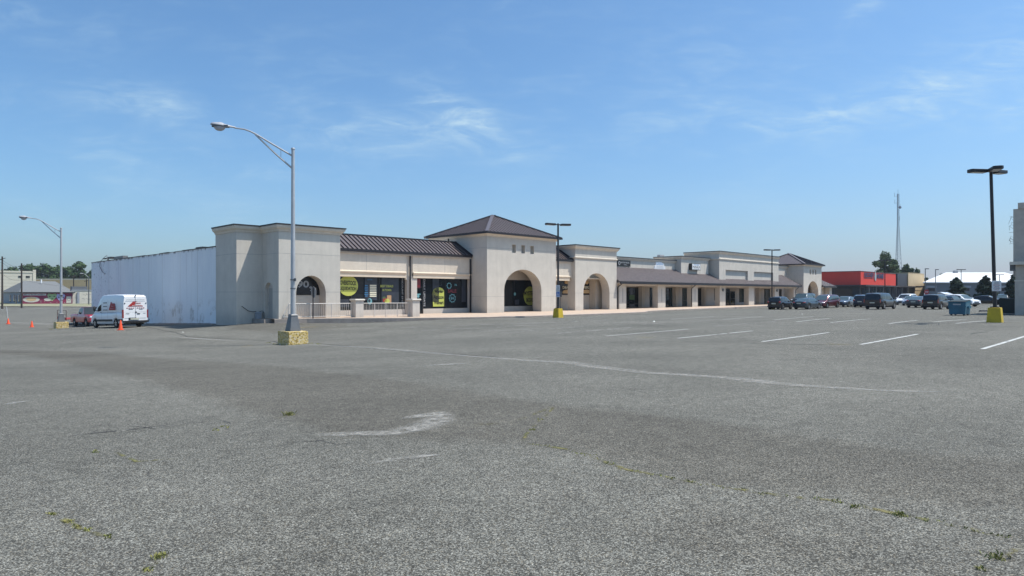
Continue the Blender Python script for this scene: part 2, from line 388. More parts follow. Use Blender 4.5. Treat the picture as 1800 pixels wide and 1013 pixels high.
def asphalt():
    m = mat('asphalt', (.12, .12, .115), .93, spec=.25)
    nt = m.node_tree; N = nt.nodes; L = nt.links; b = N['Principled BSDF']
    tc = N.new('ShaderNodeTexCoord'); src = tc.outputs['Object']
    def noise(sc, det=3, rg=.6, st=None):
        n = N.new('ShaderNodeTexNoise'); n.inputs['Scale'].default_value = sc; n.inputs['Detail'].default_value = det; n.inputs['Roughness'].default_value = rg
        s_ = src
        if st: mp = N.new('ShaderNodeMapping'); mp.inputs['Scale'].default_value = st; mp.inputs['Rotation'].default_value = (0, 0, -GRID); L.new(src, mp.inputs[0]); s_ = mp.outputs[0]
        L.new(s_, n.inputs['Vector']); return n.outputs['Fac']
    def mr(s_, a, b_, c, d):
        r = N.new('ShaderNodeMapRange'); r.inputs[1].default_value = a; r.inputs[2].default_value = b_; r.inputs[3].default_value = c; r.inputs[4].default_value = d
        L.new(s_, r.inputs[0]); return r.outputs[0]
    def math_(op, a, b_):
        k = N.new('ShaderNodeMath'); k.operation = op
        for i, q in enumerate((a, b_)):
            if isinstance(q, (int, float)): k.inputs[i].default_value = q
            else: L.new(q, k.inputs[i])
        return k.outputs[0]
    def vor(sc):
        v = N.new('ShaderNodeTexVoronoi'); v.inputs['Scale'].default_value = sc; L.new(src, v.inputs['Vector'])
        sp = N.new('ShaderNodeSeparateColor'); L.new(v.outputs['Color'], sp.inputs[0]); return v.outputs['Distance'], sp.outputs[0], sp.outputs[1]
    def attr(n): a = N.new('ShaderNodeAttribute'); a.attribute_name = n; return a.outputs['Fac']
    d1_, c1, c1b = vor(115.); d2_, c2, c2b = vor(230.); d3, c3, c3b = vor(48.)
    patch = math_('ADD', attr('patch'), mr(noise(1.6, 9, .78), .3, .7, -.27, .27))
    patch = mr(patch, .28, .72, 0, 1)
    light = math_('ADD', attr('light'), mr(noise(2.5, 6, .75), .3, .7, -.35, .25)); light = mr(light, .35, .9, 0, 1)
    # stones: random value per cell
    st = math_('ADD', mr(c1, .35, 1., 0., .44), mr(c2, .0, 1., -.05, .15))
    st = math_('MULTIPLY', st, mr(d1_, .0, .75, 1.15, .35))
    big = math_('MULTIPLY', mr(c3, .95, .98, 0., .34), mr(d3, .25, .35, 1., 0.))
    v = math_('ADD', st, big)
    v = math_('ADD', v, .050)
    tone = mr(noise(.22, 6, .65), .3, .7, .80, 1.16)
    tone = math_('MULTIPLY', tone, mr(noise(.06, 4, .6, (1, 4, 1)), .35, .65, .93, 1.07))
    tone = math_('MULTIPLY', tone, mr(noise(5., 6, .75), .3, .7, .78, 1.2))
    tone = math_('MULTIPLY', tone, mr(patch, 0, 1, 1.02, .83))
    v = math_('MULTIPLY', v, math_('MULTIPLY', tone, .78))
    v = math_('ADD', v, math_('MULTIPLY', light, .10))
    # narrow tar-filled cracks
    cr = N.new('ShaderNodeCombineColor')
    L.new(v, cr.inputs[0]); L.new(math_('MULTIPLY', v, mr(patch, 0, 1, .98, .955)), cr.inputs[1]); L.new(math_('MULTIPLY', v, mr(patch, 0, 1, .86, .82)), cr.inputs[2])
    # warm and cold stones
    hs = N.new('ShaderNodeHueSaturation'); L.new(cr.outputs[0], hs.inputs['Color'])
    hs.inputs['Saturation'].default_value = 1.1
    mx = N.new('ShaderNodeMix'); mx.data_type = 'RGBA'; mx.blend_type = 'MULTIPLY'; L.new(mr(c1b, .80, .9, 0., .6), mx.inputs['Factor'])
    L.new(hs.outputs[0], mx.inputs['A']); mx.inputs['B'].default_value = (1., .86, .68, 1)
    L.new(mx.outputs['Result'], b.inputs['Base Color'])
    bp = N.new('ShaderNodeBump'); bp.inputs['Strength'].default_value = .55; bp.inputs['Distance'].default_value = .006
    L.new(math_('SUBTRACT', 1., d1_), bp.inputs['Height']); L.new(bp.outputs[0], b.inputs['Normal'])
asphalt()
ramp_alpha('road_white', (.54, .54, .51), 3.2, .33, .47)
ramp_alpha('road_white_worn', (.46, .45, .42), 2.6, .38, .58)
ramp_alpha('road_yellow', (.55, .38, .08), 3., .38, .5)
ramp_alpha('pale_grit', (.38, .365, .33), 8., .36, .74, col2=(.34, .325, .29))
ramp_alpha('tar_line', (.02, .02, .021), 3.2, .42, .50)
ramp_alpha('moss', (.11, .12, .035), 6., .48, .60, col2=(.20, .165, .07))
# ------------------------------------------------------------------ terrain: surveyed spot heights, smoothly joined
SPOTS = [(0,0,.08),(0,6,.08),(-10,4,.0),(12,6,.15),(23.5,31.8,.32),(3.7,51.5,-.16),(-11.2,31,-.70),(-22,26,-.8),(-41.7,60.6,-1.5),(-29,48.5,-.87),(-32.5,52.5,-.97),
 (-38,60,-1.25),(-20.5,44.6,-.55),(-22.7,47.7,-.6),(-33.6,57.5,-1.07),(-14.4,45.4,-.32),(-12,45.7,-.36),(-17.5,44.4,-.32),(-8.5,46,-.3),(-2,49,-.15),
 (9,57.5,-.17),(15,66,-.16),(27,80.5,-.15),(36,92,-.15),(34,84,-.3),(43,78,-.12),(51,76,-.06),(32.8,48,.08),(37,46,.1),(90,120,0.),(70,100,0.),(0,25,-.1),(10,20,.12),
 (46,103,-.12),(-98,130,-.9),(-90,164,-.8),(-130,160,-.9),(-60,100,-1.4),(-60,40,-1.3),(-45,20,-1.0),(40,20,.35),(60,50,.25),
 (-20,-15,0),(30,-15,.2),(150,200,0),(90,170,-.1),(0,200,-.5),(-100,260,-.6),(200,50,0.3),(-200,60,-1.2),(0,400,-.5),(300,400,0),(-300,400,-.8)]
_S = np.array(SPOTS); _c = 3.0
_D = np.sqrt(((_S[:, None, :2]-_S[None, :, :2])**2).sum(-1)+_c*_c)
_A = np.zeros((len(_S)+1,)*2); _A[:-1, :-1] = _D; _A[:-1, -1] = 1; _A[-1, :-1] = 1
_W = np.linalg.solve(_A, np.append(_S[:, 2], 0))
def gz_arr(x, y):
    x = np.clip(np.asarray(x, float), -320, 320); y = np.clip(np.asarray(y, float), -40, 420)
    z = np.full(x.shape, _W[-1])
    for (sx, sy, _), w in zip(SPOTS, _W[:-1]): z = z+w*np.sqrt((x-sx)**2+(y-sy)**2+_c*_c)
    return z
def gz(x, y): return float(gz_arr(np.array([x]), np.array([y]))[0])
def G(u, v):                              # where the sight line of a photo pixel meets the ground
    Y = 3.
    k = (v-V0)/F
    lo, hi = 1., 400.
    fn = lambda Y: (EZ-k*Y)-gz((u-900)/F*Y, Y)
    Y = lo
    while Y < hi and fn(Y) > 0: Y *= 1.03
    a, b = Y/1.03, Y
    for _ in range(20):
        m = (a+b)/2
        if fn(m) > 0: a = m
        else: b = m
    return ((u-900)/F*a, a)
def axis(lo, hi, dense, d0, dmax, growth=1.12):
    a, b = dense; c = (a+b)/2; xs = list(np.arange(a, b+1e-6, d0))
    x, d = b, d0
    while x < hi: d = min(dmax, d*growth); x += d; xs.append(x)
    x, d = a, d0
    while x > lo: d = min(dmax, d*growth); x -= d; xs.insert(0, x)
    return np.array(xs)
def polydist(px, py, pts):
    best = np.full(px.shape, 1e9)
    for (x0, y0), (x1, y1) in zip(pts, pts[1:]):
        dx, dy = x1-x0, y1-y0; t = np.clip(((px-x0)*dx+(py-y0)*dy)/(dx*dx+dy*dy), 0, 1)
        best = np.minimum(best, np.hypot(px-x0-t*dx, py-y0-t*dy))
    return best
def inside(px, py, pts):
    r = np.zeros(px.shape, bool); n = len(pts)
    for i in range(n):
        (x0, y0), (x1, y1) = pts[i], pts[(i+1) % n]
        if y0 == y1: continue
        c = ((y0 > py) != (y1 > py)) & (px < (x1-x0)*(py-y0)/(y1-y0)+x0); r ^= c
    return r
def softpoly(px, py, pix, w):
    pts = [G(*p) for p in pix]; d = polydist(px, py, pts+pts[:1]); i = inside(px, py, pts)
    return np.clip(.5+np.where(i, d, -d)/w, 0, 1)
def make_ground():
    xs = axis(-1500, 1500, (-22, 26), .3, 90); ys = axis(-60, 2600, (1.5, 44), .3, 120)
    XX, YY = np.meshgrid(xs, ys); Z = gz_arr(XX.ravel(), YY.ravel())
    co = np.stack([XX.ravel(), YY.ravel(), Z], 1); nx, ny = len(xs), len(ys)
    i, j = np.meshgrid(np.arange(nx-1), np.arange(ny-1)); a = (j*nx+i).ravel()
    q = np.stack([a, a+1, a+1+nx, a+nx], 1)
    me = bpy.data.meshes.new('parking_lot'); me.from_pydata(co.tolist(), [], q.tolist()); me.update()
    me.materials.append(M['asphalt'])
    px, py = co[:, 0], co[:, 1]
    patch = softpoly(px, py, [(-200,612),(180,619),(500,645),(720,672),(975,712),(1250,742),(1550,785),(1800,812),(2100,850),(2100,960),(1800,900),(1500,880),(1280,858),(1100,826),(1000,792),(900,778),(760,775),(600,768),(430,722),(250,668),(60,625),(-200,616)], .9)*.95
    patch = np.maximum(patch, .5*softpoly(px, py, [(900,800),(1280,860),(1800,905),(2300,950),(2300,1100),(1300,1100),(1050,960)], 2.2))
    patch = np.maximum(patch, .4*softpoly(px, py, [(380,840),(700,860),(820,960),(700,1060),(350,1060),(250,930)], 1.5))
    patch = np.maximum(patch, .3*softpoly(px, py, [(1000,590),(1800,618),(1800,660),(1400,640),(1000,618)], 3.))
    patch = np.maximum(patch, .6*softpoly(px, py, [(1060,900),(1180,880),(1500,950),(1560,1012),(1200,985)], .5))
    patch = np.maximum(patch, .7*softpoly(px, py, [(388,572),(415,568),(470,564),(500,563),(640,574),(560,582),(480,586),(400,580)], 1.5))
    light = .75*softpoly(px, py, [(1100,890),(1150,895),(1190,915),(1150,925),(1105,915)], .3)
    light = np.maximum(light, .35*softpoly(px, py, [(0,850),(120,835),(140,850),(20,872)], .4))
    light = np.maximum(light, .4*softpoly(px, py, [(-50,570),(110,572),(170,577),(110,580),(-50,578)], 3))
    for nm, ar in (('patch', patch), ('light', light)):
        at = me.attributes.new(nm, 'FLOAT', 'POINT'); at.data.foreach_set('value', ar.astype(np.float32))
    me.polygons.foreach_set('use_smooth', [True]*len(me.polygons))
    o = bpy.data.objects.new('parking_lot', me); COL.objects.link(o); tag(o, kind='structure'); return o
make_ground()
def ribbon(name, pix, w, matn, lift=.007, step=.3, world=None, wob=0., taper=True, seed=0, kind='structure'):
    """a strip of worn paint or grit lying on the ground; pix are (u, v[, width factor])"""
    rnd = random.Random(seed)
    pts = world or [G(p[0], p[1]) for p in pix]
    fac = [p[2] if world is None and len(p) > 2 else 1 for p in (pix or [(0, 0)]*len(pts))]
    res = []
    for (p, q, fa, fb) in zip(pts, pts[1:], fac, fac[1:]):
        n = max(1, int(math.hypot(q[0]-p[0], q[1]-p[1])/step))
        for i in range(n): res.append((p[0]+(q[0]-p[0])*i/n, p[1]+(q[1]-p[1])*i/n, fa+(fb-fa)*i/n))
    res.append((*pts[-1], fac[-1])); N = len(res); vs = []; ed = []
    for i, (x, y, f_) in enumerate(res):
        a, b = res[max(i-1, 0)], res[min(i+1, N-1)]; dx, dy = b[0]-a[0], b[1]-a[1]; l = math.hypot(dx, dy) or 1
        nx, ny = -dy/l, dx/l; hw = w*f_/2; e = 1.
        if taper and min(i, N-1-i) < 2: e = .5*min(i, N-1-i)
        off = wob*mnoise.noise(Vector((x*.8, y*.8, seed)))
        for k, ek in ((-1.15, 0), (-.4, 1), (.4, 1), (1.15, 0)):
            X, Y = x+nx*(hw*k+off), y+ny*(hw*k+off); vs.append((X, Y, gz(X, Y)+lift)); ed.append(ek*e if taper else (1. if w < .2 else max(ek, .0)*e))
    fs = []
    for i in range(N-1):
        for k in range(3): fs.append((i*4+k, i*4+k+1, (i+1)*4+k+1, (i+1)*4+k))
    me = bpy.data.meshes.new(name); me.from_pydata(vs, [], fs); me.update(); me.materials.append(M[matn])
    at = me.attributes.new('edge', 'FLOAT', 'POINT'); at.data.foreach_set('value', ed)
    o = bpy.data.objects.new(name, me); COL.objects.link(o); tag(o, kind=kind); return o
# stall lines
for i, (a, b) in enumerate([((890,573.5),(950,571.5)),((880,586),(1025,574)),((973,587),(1110,576)),((1065,591),(1210,579)),((1192,595),(1323,582)),
        ((1340,601),(1457,585)),((1513,606),(1615,587.5)),((1727,614),(1830,583)),((1561,569.5),(1612,563.5)),((1680,569),(1740,564)),
        ((1640,566.5),(1700,562)),((1400,566),(1460,560)),((1460,567.5),(1530,561)),((1360,562.5),(1430,557)),((1270,562),(1340,557)),((1180,561.5),(1255,557))]):
    ribbon('stall_line', [a, b], .10, 'road_white' if i > 2 else 'road_white_worn', taper=False, seed=i)
for i, (a, b) in enumerate([((690,577),(880,570)),((725,582),(905,574.5)),((780,586),(960,578)),((610,571),(700,567.5)),((545,570),(640,566)),((840,572),(1000,566)),((900,570),(1080,563.5)),((1000,566),(1130,561)),((1050,569),(1180,564)),
        ((100,568),(180,575)),((330,595),(385,598)),((740,643),(830,639)),((1050,563),(1120,560)),((1120,571),(1260,563)),((1250,574),(1370,565)),((565,575),(640,572))]):
    ribbon('faded_stall_line', [a, b], .13, 'road_white_worn', seed=20+i)
for i, (a, b) in enumerate([((1115,593),(1155,594)),((1445,605),(1505,607)),((505,577),(565,574.5)),((420,610),(450,607))]):
    ribbon('yellow_line', [a, b], .13, 'road_yellow', seed=40+i)
# pale joint, grit sweeps, tar seams
ribbon('pale_joint', [(548,606,.6),(640,611,1),(725,618,1.2),(800,625,.7),(900,632,1),(990,637,1.3),(1075,648,1.4),(1140,656,1),(1260,664,.9),(1320,670,1.6),(1400,678,.9),(1480,683,.8),(1560,687,.6),(1700,692,.3)], .40, 'pale_grit', wob=.16, seed=3)
ribbon('grit_sweep', [(552,765,.5),(620,764,.9),(690,762,1.1),(740,752,1.4),(770,740,1.4),(772,728,1.2),(740,732,.8),(700,737,.4)], .34, 'pale_grit', step=.08, seed=4, lift=.009)
ribbon('grit_sweep', [(645,817,.4),(700,808,.9),(740,803,.8),(785,800,.4)], .16, 'pale_grit', step=.08, seed=5)
ribbon('grit_sweep', [(0,713,.7),(30,708,1),(60,703,.4)], .25, 'pale_grit', step=.1, seed=6)
ribbon('grit_sweep', [(735,645,.5),(790,641,1),(835,639,.5)], .25, 'pale_grit', seed=7)
ribbon('grit_sweep', [(300,592,.7),(350,596,1.2),(420,600,.8)], .35, 'pale_grit', seed=8)
ribbon('grit_sweep', [(0,567,1),(60,569,1),(110,571,1)], 1.2, 'pale_grit', seed=9)
for i, pp in enumerate([[(100,770),(150,764),(225,757),(320,745)],[(110,780),(140,777)],[(500,779),(560,776),(590,771)],[(395,795),(440,784)],[(255,819),(290,816)],
        [(1300,604),(1515,607)],[(230,572),(330,592),(480,600),(500,605)],[(560,604),(700,617),(900,630)],
        [(1400,567),(1500,568)],[(1100,571),(1180,573)],[(-20,620),(80,620)],[(560,625),(590,624)],[(1680,572),(1800,566)],[(1700,588),(1740,583)]]):
    ribbon('tar_seam', pp, .06 if i < 5 else .10, 'tar_line', lift=.005, seed=60+i, wob=.05)
for i, pp in enumerate([[(920,779),(1000,791),(1100,826),(1200,845),(1290,860),(1380,873),(1470,881),(1580,905),(1700,930),(1770,948)],[(920,779),(925,765),(950,738),(975,716)],[(90,903),(135,926),(190,945)],
        [(258,1005),(285,975)],[(340,920),(380,925)],[(200,795),(240,812),(320,806)],[(1740,985),(1800,960)],[(360,758),(395,752)],[(480,737),(530,727)],[(1745,910),(1765,925)],[(820,748),(900,744),(970,716)]]):
    ribbon('moss_line', pp, .055 if i else .075, 'moss', lift=.004, step=.1, seed=90+i, wob=.03)
# jagged hairline cracks
crn = random.Random(21)
for i, (u, v, hd, ln) in enumerate([(180,752,8,1.6),(250,749,4,1.4),(330,746,6,1.8),(520,777,5,1.),(400,792,10,.8),(270,818,10,.7),(1400,612,3,7),(1000,604,3,6)]):
    x, y = G(u, v); a = R(hd); wp = [(x, y)]; L_ = 0
    while L_ < ln:
        st_ = crn.uniform(.12, .4); a2 = a+crn.gauss(0, .55); x += math.cos(a2)*st_; y += math.sin(a2)*st_; a += crn.gauss(0, .06); L_ += st_; wp.append((x, y))
    ribbon('pavement_crack', None, .010+.0008*math.hypot(*wp[0]), 'tar_line', world=wp, step=.4, lift=.004, seed=120+i)
# weeds
def tuft(mb, x, y, n, h, r, rnd):
    for _ in range(n):
        a = rnd.uniform(0, 6.28); d = rnd.uniform(0, r); bx, by = x+d*math.cos(a), y+d*math.sin(a)
        hh = h*rnd.uniform(.5, 1.); lx, ly = rnd.uniform(-1, 1)*hh*.8, rnd.uniform(-1, 1)*hh*.8; w = .0035+.002*rnd.random()
        c, s = math.cos(a+1.57)*w, math.sin(a+1.57)*w; z = gz(bx, by)
        mb.add([(bx-c, by-s, z), (bx+c, by+s, z), (bx+lx*.5+c, by+ly*.5+s, z+hh*.7), (bx+lx, by+ly, z+hh*.9), (bx+lx*.5-c, by+ly*.5-s, z+hh*.7)], [(0, 1, 2, 3, 4)])
rnd = random.Random(11)
mb = MB()
line = [(925,780),(1000,791),(1050,805),(1100,826),(1200,845),(1290,860),(1380,873),(1470,881),(1580,905),(1700,930),(1770,948)]
for (a, b) in zip(line, line[1:]):
    for k in range(9):
        t = rnd.random(); g = G(a[0]+(b[0]-a[0])*t, a[1]+(b[1]-a[1])*t)
        tuft(mb, g[0]+rnd.uniform(-.04, .04), g[1]+rnd.uniform(-.04, .04), rnd.randint(2, 5), .014, .035, rnd)
for (u, v) in [(94,904),(120,918),(135,927),(150,932),(190,944),(260,1003),(285,975),(1722,1000),(395,752),(380,756),(170,795),(950,738),(937,755)]:
    for k in range(5): g = G(u+rnd.uniform(-6, 6), v+rnd.uniform(-2, 2)); tuft(mb, g[0], g[1], 5, .02, .03, rnd)
tag(mb.build('crack_weeds', 'weed', recalc=False), 'thin green and yellow weeds growing along the cracks of the asphalt', 'weeds', kind='stuff')
for (u, v, n, h, r, lb) in [(508,730,60,.07,.09,'small green weed tuft alone on the asphalt below the big street lamp'),(1581,905,45,.028,.07,'dark green weed tuft on the long crack, lower right of the lot'),
        (1752,980,45,.028,.08,'yellowish weed tuft near the lower right corner of the lot'),(280,980,40,.025,.05,'green weed tuft near the lower left edge of the lot'),(1500,892,24,.025,.05,'small weed tuft on the long crack, left of the dark green one')]:
    m_ = MB(); g = G(u, v); tuft(m_, g[0], g[1], n, h, r, rnd); tag(m_.build('weed_tuft', 'weed', recalc=False), lb, 'weed', 'weed tufts in the asphalt')
m_ = MB()
for (u, v) in [(470,603),(485,605),(497,606),(520,606),(545,604),(100,579),(92,579),(116,578),(560,605)]:
    for k in range(6): g = G(u+rnd.uniform(-6, 6), v+rnd.uniform(-.4, .8)); tuft(m_, g[0], g[1], 8, .05, .08, rnd)
tag(m_.build('lamp_base_weeds', 'weed', recalc=False), 'low weeds around the concrete feet of the street lamps', 'weeds', kind='stuff')
# ------------------------------------------------------------------ sidewalk of the plaza
def sidewalk():
    # plan points in plaza axes (s, t), curb edge
    edge = [(-.35,-.1),(1.8,-.54),(3.76,-1.75),(7.02,-3.7),(9.68,-4.9),(13.64,-6.2),(16.7,-6.9),(20.2,-7.0),(27.4,-7.1),(31.1,-7.1),(34.3,-6.9),(36.6,-5.6),(40,-5.0),(56.3,-4.2),(71,-3.2),(84.9,-2.8),(106,-2.6)]
    top, bot = [], []
    mb = MB(); kb = MB()
    def zt(s, t): return .0016*max(0, s-30)-(.0 if t > -2 else .05*(min(1, (-t-2)/4)))
    prev = None
    for i in range(len(edge)-1):
        (s0, t0), (s1, t1) = edge[i], edge[i+1]
        n = max(1, int((s1-s0)/1.5))
        for k in range(n):
            a = (s0+(s1-s0)*k/n, t0+(t1-t0)*k/n); b = (s0+(s1-s0)*(k+1)/n, t0+(t1-t0)*(k+1)/n)
            # inner strip and apron
            rows_a = [(a[0], 7.), (a[0], max(-1.2, a[1]+.17)), (a[0], a[1]+.16)]; rows_b = [(b[0], 7.), (b[0], max(-1.2, b[1]+.17)), (b[0], b[1]+.16)]
            for r in range(2):
                q = [rows_a[r], rows_b[r], rows_b[r+1], rows_a[r+1]]
                mb.poly([(x, y, zt(x, y)) for x, y in q])
            mz = []
            for (x, y) in (a, b):
                W = P(x, y-.02); mz.append(min(gz(*W)-.1, zt(x, y)-.16))
            qa = [(a[0], a[1]+.16, zt(*a)), (a[0], a[1]+.02, zt(*a)+.002), (a[0], a[1], zt(*a)-.02), (a[0], a[1], mz[0])]
            qb = [(b[0]-.012, b[1]+.16, zt(*b)), (b[0]-.012, b[1]+.02, zt(*b)+.002), (b[0]-.012, b[1], zt(*b)-.02), (b[0]-.012, b[1], mz[1])]
            for r in range(3): kb.add([qa[r], qb[r], qb[r+1], qa[r+1]], [(0, 1, 2, 3)])
    o = mb.build('sidewalk', 'sidewalk', recalc=False); o2 = kb.build('curb', 'curb', recalc=False)
    for q in (o, o2):
        q.location = (*ORG, 0); q.rotation_euler.z = GRID; tag(q, kind='structure')
sidewalk()
# ------------------------------------------------------------------ the plaza
plaza = empty('shopping_plaza', (*ORG, 0), GRID, 'long beige stucco shopping plaza with arched towers, dark metal roofs and a white side wall', 'building')
def front(t0, th): return lambda x, z, k: (x, t0+k*th, z)
def side(s0, th): return lambda x, z, k: (s0+k*th, x, z)
CORN = [(0, 0), (.05, 0), (.10, .12), (.22, .22), (.28, .34), (.28, .42), (0, .42)]
def cornice(path, z, name='cornice', sc=1., cop=True):
    mb = MB(); mb.mould(path, [(o*sc, z+h*sc) for o, h in CORN]); mb.build(name, 'cornice', plaza)
    if cop:
        mb = MB(); mb.mould(path, [(-.3, z+.42*sc+.003), (.33*sc, z+.42*sc+.003), (.33*sc, z+.42*sc+.09), (-.3, z+.42*sc+.09)]); mb.build('coping', 'coping', plaza)
def joints(mb, s0, s1, t, zs, holes=(), y=False):
    mb.mi = 1
    for z in zs:
        segs = [(s0, s1)]
        for h in holes:
            if h[2] < z < h[4]:
                c, w = (h[0]+h[1])/2, (h[1]-h[0])/2
                if z > h[3]: w *= math.sqrt(max(0, 1-((z-h[3])/(h[4]-h[3]))**2))
                segs = [q for a, b in segs for q in ((a, min(b, c-w)), (max(a, c+w), b)) if q[1]-q[0] > .02]
        for a, b in segs:
            if y: mb.box((t-.004, a, z-.012), (t+.01, b, z+.012))
            else: mb.box((a, t-.004, z-.012), (b, t+.01, z+.012))
    mb.mi = 0
def window(name, s0, s1, z0, z1, t, nv=1, zs=(), parent=plaza, glass='glass', fw=.06):
    f = MB()
    f.plate(s0, s1, z0, z1, [(s0+fw+(s1-s0-fw)*i/nv, s0+(s1-s0-fw)*(i+1)/nv, z0+fw, z1-fw, z1-fw) for i in range(nv)], front(t, .08))
    for z in zs: f.box((s0+fw, t+.01, z-fw/2), (s1-fw, t+.07, z+fw/2))
    o = f.build(name, 'window_frame', parent)
    g = MB(); g.box((s0+.01, t+.04, z0+.01), (s1-.01, t+.06, z1-.01)); g.build('pane', glass, o)
    return o
TALL = [4.49, 1.84]
# corner block -----------------------------------------------------------
ar = (1.26, 3.54, -.4, 1.78, 3.0)
mb = MB(); mb.plate(0, 4.7, -.9, 6.02, [ar], front(0, .9)); joints(mb, 0, 4.7, 0, TALL, [ar])
mb.box((.91, .905, -.4), (4.7, 1.3, 6.0))
mb.build('corner_wall', ['stucco', 'stucco_joint'], plaza)
w = MB(); c = 2.40
def archpane(mb, c, w_, z0, zs, zt, t):
    pts = [(c-w_, t, z0), (c+w_, t, z0)]
    for k in range(19): g = math.pi*k/18; pts.append((c+w_*math.cos(g), t, zs+(zt-zs)*math.sin(g)))
    mb.prism(pts, (0, .03, 0))
archpane(w, c, 1.13, 1.62, 1.78, 2.99, .86)
aw = w.build('arched_window', 'glass', plaza)
g = MB(); text(g, '90', (2.22, .845, 2.40), (1, 0, 0), (0, 0, 1), .92, .50, .03); g.mi = 1
text(g, '%', (2.92, .845, 2.08), (1, 0, 0), (0, 0, 1), .42, .34, .02); g.build('window_lettering', ['grey_text', 'grey_text'], aw)
# side of the block with arched service door
dr = (.93, 2.1, -.02, 2.0, 2.5)
mb = MB(); mb.plate(-.001, 2.55, -.9, 6.02, [dr], lambda x, z, k: (-.004+k*.30, x, z)); joints(mb, 0, 2.55, -.004, TALL, [dr], y=True)
mb.build('side_wall', ['stucco', 'stucco_joint'], plaza)
dd = MB(); dd.box((.24, .91, -.02), (.28, 2.12, 2.52)); d_o = dd.build('service_door', 'stucco_cool', plaza)
dd = MB(); dd.box((.215, 1.05, 0), (.235, 1.98, 2.1)); dd.box((.16, 1.86, .95), (.215, 1.92, 1.12)); dd.build('door_leaf', 'stucco_joint', d_o)
mb = MB(); mb.box((-.75, .6, -.5), (-.01, 2.5, -.02)); mb.build('door_step', 'curb', plaza)
# recessed panel and outer corner
mb = MB(); mb.plate(-1.82, -.005, -1.2, 6.02, [], front(2.551, .4)); joints(mb, -1.82, -.005, 2.551, TALL)
mb.plate(2.56, 6.16, -1.4, 6.02, [], lambda x, z, k: (-1.822+k*.4, x, z)); joints(mb, 2.551, 6.16, -1.822, TALL, y=True)
mb.plate(-1.8, 4.7, 2., 6.02, [], front(6.0, .3)); mb.plate(3., 6.1, 4., 6.02, [], side(4.4, .29))
mb.box((-1.5, 2.8, 5.9), (4.6, 6.1, 6.35)); mb.box((.1, .5, 5.9), (4.6, 2.8, 6.35))
mb.build('side_wall', ['stucco', 'stucco_joint'], plaza)
cornice([(-1.822, 6.2), (-1.822, 2.55), (-.004, 2.55), (-.004, 0), (4.7, 0), (4.7, 6.2)], 6.0)
# long white block wall ---------------------------------------------------
mb = MB(); mb.plate(6.165, 41.4, -2., 5.16, [], lambda x, z, k: (-1.80+k*.3, x, z)); mb.build('block_side_wall', 'block_wall', plaza)
mb = MB(); rr = random.Random(5); y = 6.2
while y < 41.3:
    l = rr.uniform(.8, 2.4); h = rr.uniform(.01, .05); mb.box((-1.84-rr.random()*.03, y, 5.163-h*.6), (-1.3, min(41.4, y+l), 5.163+h)); y += l
mb.build('roof_flashing', 'coping', plaza)
for y in (9.8, 13.6, 17.9, 21.5, 26.2, 30.2, 34.5): mb = MB(); mb.box((-1.808, y, -1.), (-1.795, y+.015, 5.1)); mb.build('wall_joint', 'stucco_cool', plaza)
mb = MB()
for y in np.arange(6.17, 41, 1.5): mb.box((-2.1, y, -2.), (-1.803, y+1.499, gz(*P(-2, y+.75))+.11))
mb.build('wall_footing', 'curb', plaza)
mb = MB(); mb.tube([(-1.85, 37.6, 5.25), (-1.95, 37.3, 4.6), (-1.93, 36.3, 4.0), (-1.87, 35.6, 3.8)], .035, 6)
mb.tube([(-1.7, 37.8, 5.25), (-1.6, 37.0, 5.6), (-1.6, 36, 5.75), (-1.75, 35.3, 5.3)], .025, 6); mb.build('conduit', 'galv_dark', plaza)
# roof deck and rear volume
mb = MB(); mb.box((-1.45, 6.3, -1.5), (105, 41.3, 4.75)); mb.box((4.75, 4.3, 3.2), (105, 6.31, 4.75)); mb.build('rear_volume', 'stucco_cool', plaza)
# gallery with display windows ---------------------------------------------
TF = 2.11
mb = MB()
for a, b in ((4.705, 12.15), (12.8, 19.405)): mb.plate(a, b, 3.42, 5.02, [], front(TF, .25))
mb.box((12.15, TF+.08, 2.9), (12.8, TF+.3, 5.02))
mb.box((4.705, TF+.27, 3.1), (19.4, TF+.34, 3.45)); mb.mi = 1
for s in (8.3, 16.3): mb.box((s-.012, TF-.004, 3.5), (s+.012, TF+.01, 5.0))
mb.mi = 0
mb.build('fascia_wall', ['stucco_warm', 'stucco_joint'], plaza)
for a, b in ((4.705, 12.1), (12.85, 19.405)):
    mb = MB(); mb.mould([(a, TF), (b, TF)], [(0, 3.05), (.02, 3.05), (.02, 3.3), (.06, 3.36), (.10, 3.44), (.10, 3.5), (0, 3.56)]); mb.build('fascia_moulding', 'moulding', plaza)
mb = MB(); tw = TF+.4
sA, sB, sC_, sD = 4.6, s_of(711.7, tw), s_of(728.7, tw), s_of(821.6, tw)
sdoor = s_of(743.5, tw)
mb.box((4.6, tw-.06, -.1), (sB, tw+.4, .42)); mb.box((sdoor, tw-.06, -.1), (sD, tw+.4, .42))
mb.box((sB, TF+.05, -.1), (sC_, tw+.4, 3.2)); mb.box((sD, TF+.02, -.1), (19.405, tw+.4, 3.2))
mb.build('lower_wall', 'stucco_cool', plaza)
w1 = window('display_window', 4.6, sB, .42, 3.08, tw, 3, [.95]); w2 = window('display_window', sdoor, sD, .42, 3.08, tw, 2)
w3 = window('glass_door', sC_, sdoor, .0, 3.08, tw, 1, [2.3, 1.1])
def dec(u, v, t=None): t = t or tw-.02; s = s_of(u, t); return (s, t, z_of(v, s, t))
AX, AZ = (1, 0, 0), (0, 0, 1)
g = MB(); o = dec(612.5, 502.5); disc(g, o, AX, AZ, .86, .80, 36, x0=sA+.07-o[0])
lw = g.build('lime_sticker', 'lime', w1); g = MB(); o2 = (o[0]-.02, o[1]-.008, o[2])
